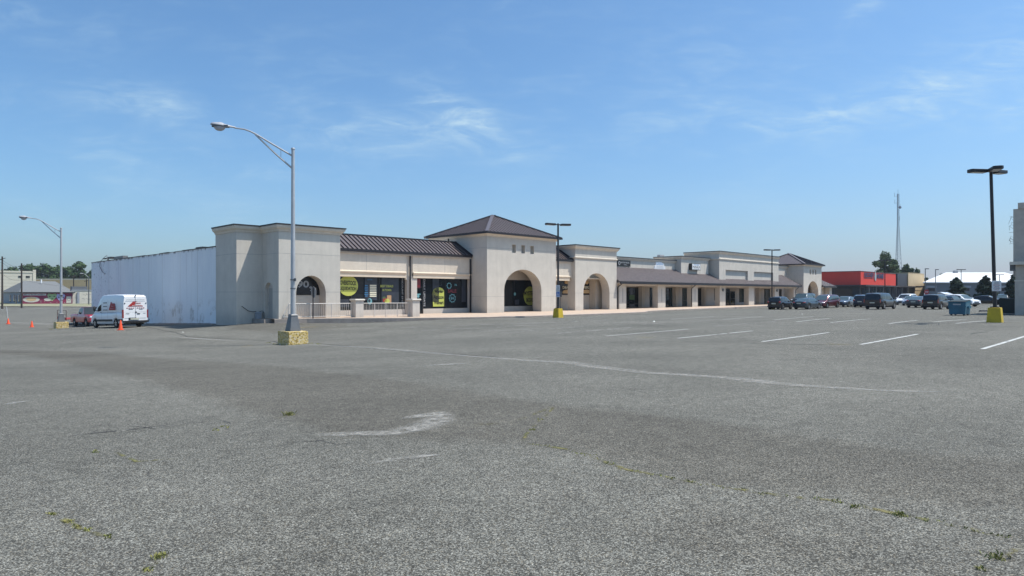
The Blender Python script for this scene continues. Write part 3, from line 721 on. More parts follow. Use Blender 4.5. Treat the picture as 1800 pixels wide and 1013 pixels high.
text(g, 'OVERSTOCK', (o2[0], o2[1], o2[2]+.22), AX, AZ, 1.45, .36, .03, lambda x, y: (x, y*(1-.0*x)+.0*x*x-.03*x)); text(g, 'LIQUIDATION', (o2[0], o2[1], o2[2]-.24), AX, AZ, 1.45, .34, .03, lambda x, y: (x, y-.03*x))
g.build('sticker_lettering', 'ink', lw)
for u_, v_, a_, b_ in ((652, 505, 1.15, 2.1), (686, 509, 1.7, 2.3), (605, 533, .8, .6)): g = MB(); rect(g, dec(u_, v_), AX, AZ, a_, b_); g.build('poster', 'poster', w1)
g = MB()
for i in range(7):
    o = dec(655.8, 502+3.15*i); rect(g, (o[0], o[1]-.01, o[2]), AX, AZ, .62, .10); g.mi = 1; o = dec(643.8, 502+3.1*i); rect(g, (o[0], o[1]-.01, o[2]), AX, AZ, .26+.04*(i % 3), .05); g.mi = 0
g.build('opening_times', ['cream_text', 'blue_text'], w1); g = MB(); g.mi = 2; text(g, 'BEST DEALS', tuple(np.array(dec(680, 503.2))-[0, .01, 0]), AX, AZ, 1.24, .19, .02); text(g, 'IN TOWN', tuple(np.array(dec(680, 510.3))-[0, .01, 0]), AX, AZ, .85, .19, .02)
g.build('window_lettering', ['cream_text', 'blue_text', 'lime'], w1); g = MB(); g.mi = 1; text(g, 'HOURS', tuple(np.array(dec(650, 492))-[0, .01, 0]), AX, AZ, .45, .09, .01)
g.build('window_lettering', ['cream_text', 'blue_text', 'lime'], w1)
g = MB(); text(g, 'DISCOUNT STORE', tuple(np.array(dec(707.3, 513))-[0, .01, 0]), (0, 0, -1), (1, 0, 0), 2.5, .15, .01)
g.build('window_lettering', 'grey_text', w1)
g = MB(); o = np.array(dec(684, 526))-[0, .012, 0]
rect(g, tuple(o+[.0, 0, .0]), AX, AZ, .42, .62); g.mi = 1; rect(g, tuple(o+[-.45, -.004, -.05]), AX, AZ, .34, .34); g.mi = 2; disc(g, tuple(o+[-.2, -.004, -.16]), AX, AZ, .26, .2, 12)
g.mi = 3; disc(g, tuple(o+[-.5, -.008, .12]), AX, AZ, .16, .1, 7); g.mi = 4; disc(g, tuple(np.array(dec(650, 530))-[0, .012, 0]), AX, AZ, .22, .26, 9); g.mi = 5; disc(g, tuple(np.array(dec(649, 529))-[0, .016, 0]), AX, AZ, .12, .14, 8)
g.build('shopping_bag_picture', ['tan_paper', 'red_text', 'lime', 'green_art', 'cyan_text', 'poster'], w1)
# second window
g = MB(); o = np.array(dec(771, 522)); a_, b_ = -.62, .62; h_ = .72
pts = [tuple(o+[a_, 0, -.85]), tuple(o+[b_, 0, -.85]), tuple(o+[b_, 0, .42])]
for k in range(13): gg = math.radians(25+155*k/12); pts.append(tuple(o+[.68*math.cos(gg), 0, .32+.52*math.sin(gg)]))
g.poly(pts); lw = g.build('lime_sticker', 'lime', w2); g = MB(); o = o-[0, .008, 0]
text(g, 'Wayfair', tuple(o+[.03, 0, .44]), AX, AZ, .98, .34, .03); text(g, 'Amazon', tuple(o+[0, 0, -.02]), AX, AZ, 1.14, .34, .03); text(g, 'Walmart', tuple(o+[.02, 0, -.5]), AX, AZ, 1.08, .32, .03)
g.build('sticker_lettering', 'ink', lw)
g = MB(); text(g, 'SALE', tuple(np.array(dec(794.8, 511.5))), AX, AZ, 1.0, .33, .03); g.mi = 1
text(g, '5%', tuple(np.array(dec(801, 501))), AX, AZ, .3, .18, .02)
def ring(mb, o, r0, r1, n=20, star=0.):
    vs = []; fs = []
    for k in range(n):
        gg = 2*math.pi*k/n; e = star*(k % 2)
        for r in (r0, r1+e): vs.append((o[0]+r*math.cos(gg), o[1], o[2]+r*math.sin(gg)))
    for k in range(n): a = 2*k; b = 2*((k+1) % n); fs.append((a, a+1, b+1, b))
    mb.add(vs, fs)
ring(g, dec(789.5, 502.5), .20, .25, 18, .06); ring(g, dec(795.2, 524.5), .30, .34, 18, .08); text(g, '$6', dec(795.2, 524.5), AX, AZ, .4, .28, .02)
g.mi = 2; text(g, 'DEALS', dec(769, 499.5), AX, AZ, .95, .26, .01)
g.build('window_lettering', ['pink_art', 'cyan_text', 'poster'], w2)
g = MB(); rect(g, dec(734, 498.5), AX, AZ, .6, .8); g.mi = 1; rect(g, tuple(np.array(dec(734, 503))-[0, .01, 0]), AX, AZ, .5, .12); g.mi = 2; disc(g, tuple(np.array(dec(735, 521))-[0, .01, 0]), AX, AZ, .13, .13, 10); disc(g, tuple(np.array(dec(731.5, 522))-[0, .01, 0]), AX, AZ, .07, .07, 8)
rect(g, tuple(np.array(dec(735, 517.5))-[0, .01, 0]), AX, AZ, .5, .1)
g.build('poster', ['pink_art', 'red_text', 'cyan_text'], w3)
g = MB(); text(g, 'DAILY UPDATE', tuple(np.array(dec(745.8, 515))-[0, .012, 0]), (0, 0, -1), (1, 0, 0), 2.35, .19, .015); g.build('window_lettering', 'grey_text', w2)
for u_, a_, b_ in ((766, .7, 2.2), (815, .5, 2.3)): g = MB(); rect(g, dec(u_, 509), AX, AZ, a_, b_); g.build('poster', 'poster', w2)
def edge_roof(s0, s1, te, ze, tr, zr, name='metal_roof', sp=.42, open_end=True):
    mb = MB(); mb.seamed((s0, te, ze), (s1, te, ze), (s0, tr, zr), (s1, tr, zr), sp); mb.build(name, ['roof_metal', 'roof_rib'], plaza)
    mb = MB(); mb.box((s0, te-.12, ze-.19), (s1, te, ze+.03)); mb.prism([(s1, te-.1, ze-.1), (s1, tr+.1, zr+.0), (s1, tr+.1, zr+.14), (s1, te-.1, ze+.08)], (.1, 0, 0))
    mb.box((s0, tr-.06, zr-.02), (s1+.1, tr+.2, zr+.1)); mb.build('roof_trim', 'roof_edge', plaza)
    mb = MB(); mb.box((s0, te+.01, ze-.3), (s1, tr+.1, ze-.14)); mb.poly([(s1+.02, te, ze-.15), (s1+.02, tr, zr-.1), (s1+.02, tr, ze-.15)]); mb.box((s0, tr-.05, ze-.2), (s1, tr+2, zr-.1)); mb.build('soffit', 'stucco_cool', plaza)
edge_roof(4.72, 19.28, TF-.14, 5.2, 4.18, 6.5)
def downspout(s, t, z0, z1, off=0.): 
    mb = MB(); 
    if off: mb.tube([(s+off, t-.35, z1), (s+off, t-.35, z1-.12), (s, t, z1-.55), (s, t, z0)], .055, 6)
    else: mb.box((s-.06, t-.1, z0), (s+.06, t-.005, z1))
    mb.build('downspout', 'roof_edge', plaza)
downspout(12.5, TF-.02, .9, 5.05); downspout(19.25, TF-.01, 0, 5.05)
mb = MB(); mb.tube([(19.36, 5.3, 7.0), (19.36, 5.3, 6.5)], .06, 6); mb.build('downspout', 'roof_edge', plaza)
# hipped towers --------------------------------------------------------------
def tower(s0, s1, zt, peak, arch, wins, zj, dep=8.2, th=1.15):
    mb = MB(); hs = [arch]+wins
    mb.plate(s0, s1, -.1, zt, hs, front(0, th)); joints(mb, s0, s1, 0, zj, hs)
    mb.plate(th, dep, -.1, zt, [], side(s0, .3)); joints(mb, .01, dep, s0, zj, y=True)
    mb.plate(th, dep, -.1, zt, [], side(s1-.3, .3)); mb.plate(s0+.3, s1-.3, 3., zt, [], front(dep-.3, .3))
    mb.build('tower_wall', ['stucco', 'stucco_joint'], plaza)
    mb = MB(); mb.box((s0+.3, th, 4.4), (s1-.3, 2.5, 4.6)); mb.box((s1-.75, 1.9, -.1), (s1-.3, 2.55, 4.4)); mb.box((s0+.3, 2.5, 3.08), (s1-.3, 2.8, 4.6))
    mb.build('porch_lining', 'stucco_cool', plaza)
    for h in wins:
        b = MB(); b.box((h[0]-.02, .35, h[2]-.02), (h[1]+.02, .4, h[3]+.02)); b.build('niche_back', 'stucco', plaza)
    mb = MB(); mb.mould([(s0, dep), (s0, 0), (s1, 0), (s1, dep)], [(0, zt-.02), (.06, zt-.02), (.12, zt+.1), (.26, zt+.16), (.26, zt+.27), (0, zt+.27)]); mb.build('cornice', 'cornice', plaza)
    ov = .42; z = zt+.30; c0, c1 = (s0+s1)/2-.12, (s0+s1)/2+.12; tm = dep/2
    A, B, C_, D_ = (s0-ov, -ov, z), (s1+ov, -ov, z), (s1+ov, dep+ov, z), (s0-ov, dep+ov, z); T0, T1 = (c0, tm, peak), (c1, tm, peak)
    mb = MB()
    kw = dict(sp=.46, w=.035, h=.05)
    mb.seamed(A, B, T0, T1, **kw); mb.seamed(D_, A, (c0, tm+.01, peak), (c0, tm-.01, peak), **kw); mb.seamed(B, C_, (c1, tm-.01, peak), (c1, tm+.01, peak), **kw); mb.seamed(C_, D_, (c1, tm, peak), (c0, tm, peak), **kw)
    r = mb.build('hip_roof', ['roof_metal', 'roof_rib'], plaza)
    mb = MB()
    for E_, T_ in ((A, T0), (B, T1), (C_, T1), (D_, T0)):
        e = Vector(E_); t = Vector(T_); d = (t-e); dx = Vector((d.y, -d.x, 0)).normalized()*.16
        mb.prism([e-dx, e+dx, t+dx, t-dx], (0, 0, .085))
    mb.build('hip_cap', 'roof_metal', r)
    mb = MB(); mb.mould([(s0, dep), (s0, 0), (s1, 0), (s1, dep)], [(ov-.05, z-.13), (ov+.05, z-.13), (ov+.05, z+.05), (ov-.05, z+.05)]); mb.build('gutter', 'roof_edge', r)
    mb = MB(); mb.box((s0+.1, .1, z-.12), (s1-.1, dep-.1, z-.06)); mb.build('soffit', 'stucco_cool', r)
archC = (21.55, 26.63, -.2, 2.06, 4.0)
tower(19.41, 28.78, 6.92, 9.42, archC, [(22.56, 23.08, 5.52, 6.28, 6.28), (23.80, 24.32, 5.52, 6.28, 6.28), (25.04, 25.56, 5.52, 6.28, 6.28)], [5.86, 1.47])
w4 = window('display_window', 20.2, 28.0, .5, 3.08, 2.5, 3)
mb = MB(); mb.box((20.2, 2.46, -.1), (28.2, 2.8, .5)); mb.build('lower_wall', 'stucco_cool', plaza)
g = MB(); o = np.array(dec(932, 520.5, 2.48)); disc(g, tuple(o), AX, AZ, .95, .95, 30, y0=-.93); lw = g.build('lime_sticker', 'lime', w4)
g = MB(); text(g, 'MYSTERY', tuple(o+[.0, -.008, .27]), AX, AZ, 1.75, .42, .03); text(g, 'BOXES', tuple(o+[.05, -.008, -.4]), AX, AZ, 1.25, .4, .03); g.build('sticker_lettering', 'ink', lw)
g = MB(); o = np.array(dec(905, 526, 2.48)); disc(g, tuple(o+[0, 0, .5]), AX, AZ, .16, .16, 8); g.mi = 2; rect(g, tuple(o+[.3, 0, -.3]), AX, AZ, .6, .5); g.mi = 1; rect(g, tuple(o+[-1.6, 0, .4]), AX, AZ, .3, .22)
g.build('poster', ['cyan_text', 'pink_art', 'poster'], w4)
# short gallery and portal ------------------------------------------------------
mb = MB(); mb.plate(28.785, 31.78, 3.35, 5.02, [], front(.42, .25)); mb.build('fascia_wall', 'stucco_warm', plaza)
mb = MB(); mb.mould([(28.785, .42), (31.4, .42)], [(0, 3.05), (.02, 3.05), (.02, 3.3), (.06, 3.36), (.10, 3.44), (.10, 3.5), (0, 3.56)]); mb.build('fascia_moulding', 'moulding', plaza)
edge_roof(28.79, 31.7, .28, 5.2, 2.4, 6.5)
mb = MB(); mb.box((28.8, 2.62, -.1), (38.99, 3., 3.9)); mb.box((28.8, .68, 3.3), (38.9, 2.6, 3.42)); mb.build('passage_wall', 'stucco_warm', plaza)
sw0, sw1 = s_of(981, 2.55), s_of(1041.5, 2.55)
w5 = window('display_window', sw0, sw1, z_of(518.5, sw1, 2.55), z_of(494, sw0, 2.55), 2.54, 3)
g = MB()
for (u, tx) in ((997, 'DEALS'), (1031, 'WEEKLY')):
    o = np.array(dec(u, 505.5, 2.52)); text(g, tx, tuple(o), AX, AZ, 1.5, .28, .03); g.mi = 1
    disc(g, tuple(o+[0, 0, -.55]), AX, AZ, .8, .32, 14, y0=-.1); disc(g, tuple(o+[0, 0, .55]), AX, AZ, .5, .22, 5); g.mi = 0
g.build('window_lettering', ['cream_text', 'mural_tan'], w5)
archE = (33.12, 37.68, -.2, 1.82, 3.91)
mb = MB(); mb.plate(31.79, 38.99, -.1, 6.32, [archE], front(0, 1.)); joints(mb, 31.79, 38.99, 0, [1.8], [archE])
mb.plate(1., 6., 3.3, 6.32, [], side(31.79, .3)); mb.plate(1., 6., 3.3, 6.32, [], side(38.69, .3))
mb.build('portal_wall', ['stucco', 'stucco_joint'], plaza)
cornice([(31.79, 6.), (31.79, 0), (38.99, 0), (38.99, 6.)], 6.32, sc=.9)
mb = MB(); mb.mould([(31.79, 4), (31.79, 0), (38.99, 0), (38.99, 4)], [(0, 5.38), (.06, 5.38), (.10, 5.46), (.10, 5.52), (0, 5.56)]); mb.build('portal_band', 'cornice', plaza)
mb = MB(); sp = s_of(1047, 1.7); mb.box((sp, 1.7, -.1), (sp+1.1, 2.6, 3.3)); mb.box((sp-.1, 1.6, -.1), (sp+1.2, 1.7, .16)); mb.build('pier', 'stucco_warm', plaza)
# row of shops under the tiled canopy ---------------------------------------------
def canopy(s0, s1, hip=False):
    mb = MB(); te, ze, tr, zr = -.4, 3.08, 2.75, 4.85
    mb.seamed((s0, te, ze), (s1, te, ze), (s0, tr, zr), (s1-(2.6 if hip else 0), tr, zr), .29, .13, .055)
    if hip: mb.seamed((s1, te, ze), (s1, tr+2, ze), (s1-2.6, tr, zr), (s1-2.6, tr+.05, zr), .29, .13, .055)
    r = mb.build('tiled_canopy', ['tile_roof', 'tile_rib'], plaza)
    mb = MB(); mb.box((s0, te-.14, ze-.26), (s1+.05, te, ze-.0))
    if not hip: mb.prism([(s1, te-.1, ze-.2), (s1, tr+.1, zr), (s1, tr+.1, zr+.1), (s1, te-.1, ze+.08)], (.1, 0, 0))
    mb.build('gutter', 'roof_edge', r)
    mb = MB(); mb.box((s0, te+.01, ze-.2), (s1-.02, 3.25, ze-.12)); mb.build('soffit', 'stucco_cool', r)
canopy(39.0, 90.18)
mb = MB(); n = 0
for (a, b) in ((39.75, 41.1), (47.65, 49.35), (55.75, 57.2), (63.2, 64.85), (72.1, 73.9), (81.2, 82.6), (88.6, 89.9)):
    n += 1; mb = MB(); mb.box((a, .2, -.1), (b, .95, 2.9))
    if n in (1, 2, 3):
        mb.mi = 1; c = (a+b)/2
        mb.prism([(c-.09, .192, .75), (c+.09, .192, .75), (c+.09, .192, 2.2), (c+.06, .192, 2.32), (c, .192, 2.38), (c-.06, .192, 2.32), (c-.09, .192, 2.2)], (0, .02, 0)); mb.mi = 0
    mb.build('pier', ['stucco', 'stucco_joint'], plaza)
mb = MB(); mb.box((39, .3, 2.62), (90.1, .85, 2.9)); mb.build('canopy_beam', 'stucco_cool', plaza)
TB = 3.2
mb = MB(); mb.box((39, TB, -.1), (92.2, TB+.3, 3.1)); mb.build('shopfront_wall', 'stucco_cool', plaza)
def shopwin(u0, u1, z0=.05, z1=2.5, nv=1, zs=(), name='shop_window', glass='glass'):
    a, b = s_of(u0, TB-.05), s_of(u1, TB-.05); return window(name, a, b, z0, z1, TB-.06, nv, zs, glass=glass)
wk = shopwin(1101.6, 1127, nv=2, zs=[.5]); shopwin(1142.5, 1153, nv=1, zs=[.85], glass='glass_green')
shopwin(1170.5, 1177, nv=1, zs=[2.0], name='shop_door'); shopwin(1177.3, 1186, zs=[.8], glass='glass_green'); shopwin(1200, 1209, zs=[.8], glass='glass_green')
shopwin(1226, 1237, zs=[.6]); shopwin(1256, 1262, z0=.75)
shopwin(1275, 1283, name='shop_door', zs=[2.0]); shopwin(1284, 1292, z1=2.1, name='shop_door', zs=[1.]); shopwin(1300, 1312.5, z0=.45, glass='glass_green')
shopwin(1330, 1332.5); shopwin(1344, 1358, zs=[.6], glass='glass_green'); shopwin(1370, 1374); shopwin(1380, 1397, nv=2)
g = MB(); o = np.array(dec(1111, 523, TB-.08)); rect(g, tuple(o), AX, AZ, 1.1, .6); g.mi = 1; rect(g, tuple(o-[0, 0, .95]), AX, AZ, 1.1, .3)
g.build('poster', ['green_art', 'poster'], wk)
# angled bay pilasters on the shopfronts
for u0, u1 in ((1128, 1133), (1187.5, 1192), (1238, 1241), (1315, 1318), (1334, 1337), (1362, 1364)):
    a, b = s_of(u0, TB-.5), s_of(u1, TB-.5); mb = MB(); mb.box((a, TB-.55, -.1), (b, TB, 3.0)); mb.build('pilaster', 'stucco_warm', plaza)
for s in (39.35, 55.5, 89.4): downspout(s, .14, 0, 2.95, off=.35)
for s in (64.0, 81.9):
    mb = MB(); mb.lathe([(.20, -.03), (.20, .10), (.14, .16)], (s, .09, 2.25), 12, 'y'); mb.build('wall_lamp', 'galv_dark', plaza)
# parapets
mb = MB(); mb.plate(39, 55.95, 3., 5.85, [], front(2.75, .3)); mb.mi = 1
for s in np.arange(43.2, 55.5, 1.22): mb.box((s-.01, 2.744, 4.86), (s+.01, 2.76, 5.75))
mb.build('parapet_wall', ['stucco', 'stucco_joint'], plaza)
cornice([(39., 2.75), (55.9, 2.75)], 5.72, sc=.75)
def block(s0, s1, t, z, back=6., recs=(), band=None, sc=.8):
    mb = MB(); mb.plate(s0, s1, 3.1, z, [(a, b, z0, z1, z1) for a, b, z0, z1 in recs], front(t, .3)); mb.plate(t+.3, back, 3.1, z, [], side(s0, .3)); mb.plate(t+.3, back, 3.1, z, [], side(s1-.3, .3))
    for a, b, z0, z1 in recs: mb.box((a-.02, t+.26, z0-.02), (b+.02, t+.5, z1+.02))
    mb.mi = 1
    for s in np.arange(s0+1.3, s1, 1.22):
        if not any(a-.05 < s < b+.05 for a, b, *_ in recs): mb.box((s-.01, t-.004, 3.2), (s+.01, t+.01, z-.02))
    mb.build('parapet_block', ['stucco', 'stucco_joint'], plaza)
    cornice([(s0, back), (s0, t), (s1, t), (s1, back)], z-.05, sc=sc)
    if band:
        mb = MB(); mb.mould([(s0, back), (s0, t), (s1, t), (s1, back)], [(0, band-.14), (.05, band-.14), (.09, band-.05), (.12, band), (.12, band+.06), (0, band+.1)]); mb.build('block_band', 'cornice', plaza)
tn = 1.9; block(s_of(1197.3, tn), s_of(1246.5, tn)-.2, tn, 6.32)
tg = .6; gs0, gs1 = s_of(1264.3, tg), s_of(1368.6, tg)
print('G', gs0, gs1, s_of(1246.5, tn))
block(gs0, gs1, tg, 7.28, recs=[(s_of(1275.5, tg), s_of(1314.6, tg), z_of(493, s_of(1275.5, tg), tg), z_of(474.6, s_of(1275.5, tg), tg)), (s_of(1325.4, tg), s_of(1359, tg), z_of(494.6, s_of(1325.4, tg), tg), z_of(477.8, s_of(1325.4, tg), tg))], band=6.55)
mb = MB(); mb.plate(gs1, 92.3, 3., 6.2, [], front(2.75, .3)); mb.build('parapet_wall', 'stucco', plaza); cornice([(gs1, 2.75), (92.2, 2.75)], 6.05, sc=.8)
tower(92.26, 100.5, 6.45, 8.85, (94.03, 98.98, -.2, 1.9, 3.9), [(s_of(u, 0), s_of(u, 0)+.6, 5.05, 5.9, 5.9) for u in (1423.3, 1428.0, 1432.6)], [5.6], dep=8.2)
window('display_window', 93.5, 99.6, .5, 3.05, 2.5, 2)
canopy(100.5, 106.6, hip=True)
mb = MB(); mb.box((100.5, 1.2, -.1), (106., 6.3, 3.0)); mb.build('end_wall', 'stucco', plaza)
mb = MB(); mb.box((105., .2, -.1), (106.2, 1.1, 2.95)); mb.build('pier', 'stucco', plaza); window('shop_window', 101.6, 103.6, .3, 2.4, 1.12, 1)
mb = MB(); mb.box((100.8, 2.9, 2.9), (103.9, 8, 4.7)); mb.build('parapet_wall', 'stucco', plaza)
# ------------------------------------------------------------------ things on the plaza
def pl(name, s, t, z, label, cat, group=None): x, y = P(s, t); return empty(name, (x, y, z), GRID, label, cat, group)
def sgn(name, label, u0, u1, v0, v1, t, dep, face='ink', back='window_frame'):
    s0, s1 = s_of(u0, t-dep), s_of(u1, t-dep); zt, zb = z_of(v0, s0, t-dep), z_of(v1, s0, t-dep)
    e = pl(name, s0, t, zb, label, 'sign'); w, h = s1-s0, zt-zb
    mb = MB(); mb.box((0, -dep, 0), (w, 0, h)); mb.build('sign_box', back, e)
    mb = MB(); mb.box((.06, -dep-.012, .06), (w-.06, -dep-.001, h-.06)); f = mb.build('sign_face', face, e)
    return e, f, w, h, -dep-.016
e, f, w, h, y = sgn('shop_sign', 'wide black shop sign with pale emblem and lettering beside the arched portal', 1085.5, 1108.3, 457.3, 467.6, 2.75, .1, 'ink')
g = MB(); text(g, 'BATTER TREATS', (w*.57, y, h*.62), AX, AZ, w*.66, h*.24, .02); text(g, 'GRILL', (w*.6, y, h*.25), AX, AZ, w*.26, h*.16, .02); ring(g, (w*.13, y, h*.5), h*.2, h*.32); g.build('sign_lettering', 'grey_text', e)
e = pl('cloud_sign', s_of(1151, 2.65), 2.75, z_of(473, s_of(1151, 2.65), 2.65), 'white cloud-shaped shop sign with blue lettering above the canopy', 'sign')
sa = s_of(1168.5, 2.65)-s_of(1151, 2.65)
mb = MB(); prof = [(-.05, 0), (1.05, 0), (1.04, .25), (1.0, .42), (.93, .5), (.86, .8), (.75, .82), (.68, .98), (.4, 1.0), (.28, .95), (.2, .98), (.1, .85), (.08, .5), (0, .42)]
mb.prism([(x*sa, 0, z*.95) for x, z in prof], (0, -.12, 0)); mb.build('sign_face', 'sign_white', e)
g = MB(); text(g, 'CLOUD KO', (sa*.48, -.125, .66), AX, AZ, sa*.72, .26, .03); g.mi = 1; text(g, 'DRY CLEANERS', (sa*.5, -.125, .32), AX, AZ, sa*.6, .1, .01); text(g, 'ALTERATIONS', (sa*.5, -.125, .14), AX, AZ, sa*.7, .09, .01); g.build('sign_lettering', ['blue_text', 'grey_text'], e)
e, f, w, h, y = sgn('nail_salon_sign', 'white boxed sign reading NAILS on the small parapet block', 1216.3, 1231.5, 463, 474.6, tn, .45, 'sign_white')
g = MB(); text(g, 'The Nail', (w*.5, y, h*.8), AX, AZ, w*.6, h*.17, .02); g.mi = 1; text(g, 'NAILS', (w*.5, y, h*.47), AX, AZ, w*.8, h*.3, .02); text(g, 'SPA & SALON', (w*.5, y, h*.17), AX, AZ, w*.6, h*.1, .01); g.build('sign_lettering', ['blue_text', 'galv_dark'], e)
# rooftop units
def unit(u0, u1, v0, v1, t, label, dep=1.6, base=4.75):
    s0, s1 = s_of(u0, t), s_of(u1, t); zt, zb = z_of(v0, s0, t), base; a = pl('rooftop_unit', s0, t, zb, label, 'air conditioner')
    w, h = s1-s0, zt-zb
    mb = MB(); mb.box((0, 0, .1), (w, dep, h)); mb.build('casing', 'hvac', a); mb = MB(); mb.box((.1, .1, -.02), (w-.1, dep-.1, .1)); mb.build('curb_frame', 'galv_dark', a)
    mb = MB()
    for k in range(5): mb.box((.1, -.02, h*.3+k*h*.12), (w-.1, -.002, h*.3+k*h*.12+.04))
    mb.build('louvre', 'galv_dark', a)
unit(1160.5, 1167.5, 448, 456, 8, 'grey rooftop air unit standing behind the parapet of the shop row', .5)
tU = t_of(216, .4); tV = t_of(200, .4); a = pl('rooftop_unit', 0.4, tU, 4.75, 'dark rooftop unit above the far end of the white wall', 'air conditioner')
mb = MB(); mb.box((0, 0, .3), (.5, tV-tU, 1.15)); mb.build('casing', 'galv_dark', a); mb = MB()
for x in (.05, .35): mb.box((x, .3, -.02), (x+.1, tV-tU-.3, .3))
mb.build('curb_frame', 'coping', a)
a = pl('roof_floodlight', -.8, t_of(190, -.8), 4.75, 'small dark floodlight bar on the far roof corner of the white wall', 'light')
mb = MB(); mb.tube([(0, 0, -.02), (0, 0, 1.0)], .06, 6); mb.build('post', 'coping', a); mb = MB(); mb.box((-.15, -1.4, .78), (.1, 1.6, .9)); mb.box((-.2, -1.7, .72), (.15, -1.1, .95)); mb.build('bar', 'coping', a)
a = pl('roof_vent', -.9, 11.2, 4.75, 'low dark roof vent above the white wall, near the corner block', 'vent')
mb = MB(); mb.box((0, 0, -.02), (.7, 1.2, .62)); mb.box((-.1, -.1, .62), (.8, 1.3, .7)); mb.build('hood', 'coping', a)
# railing with stucco piers
def stp(u, v, z=0.): Y = (EZ-z)*F/(v-V0); X = X_of(u, Y); a, b = X-ORG[0], Y-ORG[1]; return (a*D1[0]+b*D1[1], a*D2[0]+b*D2[1])
p1 = stp(628, 558.0); p2 = stp(727, 556.6)
print('piers', p1, p2)
for (s, t), lb in ((p1, 'square stucco pier with flat cap, left one of the railing'), (p2, 'square stucco pier with flat cap at the right end of the railing')):
    e = pl('railing_pier', s, t, 0, lb, 'pier', 'stucco piers of the terrace railing')
    mb = MB(); mb.box((-.33, -.33, -.05), (.33, .33, 1.2)); mb.build('shaft', 'stucco_cool', e); mb = MB(); mb.frustum((0, 0), (.38, .38), (.40, .40), 1.2, 1.26); mb.frustum((0, 0), (.42, .42), (.38, .38), 1.26, 1.34); mb.build('cap', 'stucco', e)
def railing(a, b, label, nb, posts, h=1.02, slope0=False):
    e = pl('railing', a[0], a[1], 0, label, 'railing', 'white terrace railings'); L = Vector((b[0]-a[0], b[1]-a[1])).length; d = Vector((b[0]-a[0], b[1]-a[1])).normalized()
    at = lambda x, z: (d.x*x, d.y*x, z)
    mb = MB(); mb.tube([at(0, .12), at(L, .12)], .022, 6); mb.build('bottom_rail', 'rail', e)
    mb = MB(); x0 = .35 if slope0 else 0
    mb.tube(([at(-.02, .1), at(.02, .3)] if slope0 else [])+[at(x0, h), at(L, h)], .032, 6); mb.build('top_rail', 'rail', e)
    for i in range(posts): mb = MB(); x = max(x0, .03)+(L-x0-.06)*i/(posts-1); mb.tube([at(x, 0), at(x, h)], .034, 6); mb.build('post', 'rail', e)
    mb = MB()
    for i in range(1, nb): x = L*i/nb; hh = h if x > x0 else .1+h*x/x0*.9; mb.tube([at(x, .12), at(x, hh)], .014, 5)
    mb.build('bars', 'rail', e)
a0 = (.25, -.22)
mid = (p1[0]-.33, p1[1]+.12)
railing(a0, mid, 'white metal railing in front of the arched niche', 34, 4, slope0=True)
railing((p1[0]+.33, p1[1]-.1), (p2[0]-.33, p2[1]+.1), 'white metal railing between the two stucco piers', 32, 5)
# utility box and drooping cable at the service door
e = pl('utility_cabinet', -.62, 2.25, gz(*P(-.7, 2.2)), 'small grey utility box with a cable in the shaded wall corner', 'utility box')
mb = MB(); mb.box((.05, -.1, -.1), (.38, .2, .72)); mb.frustum((.215, .05), (.2, .18), (.15, .12), .72, .78); mb.build('cabinet', 'grey_clad_light', e)
mb = MB(); zc = .7; mb.tube([(-.75-.1, .27, 1.2), (-.6, .22, 1.0), (-.4, .2, .85), (-.1, .16, .8), (.1, .1, .83)], .022, 5); mb.tube([(.3, .06, .8), (.5, 0, .85), (.62, -.02, .7), (.62, -.02, 0)], .02, 5); mb.build('cable', 'coping', e)
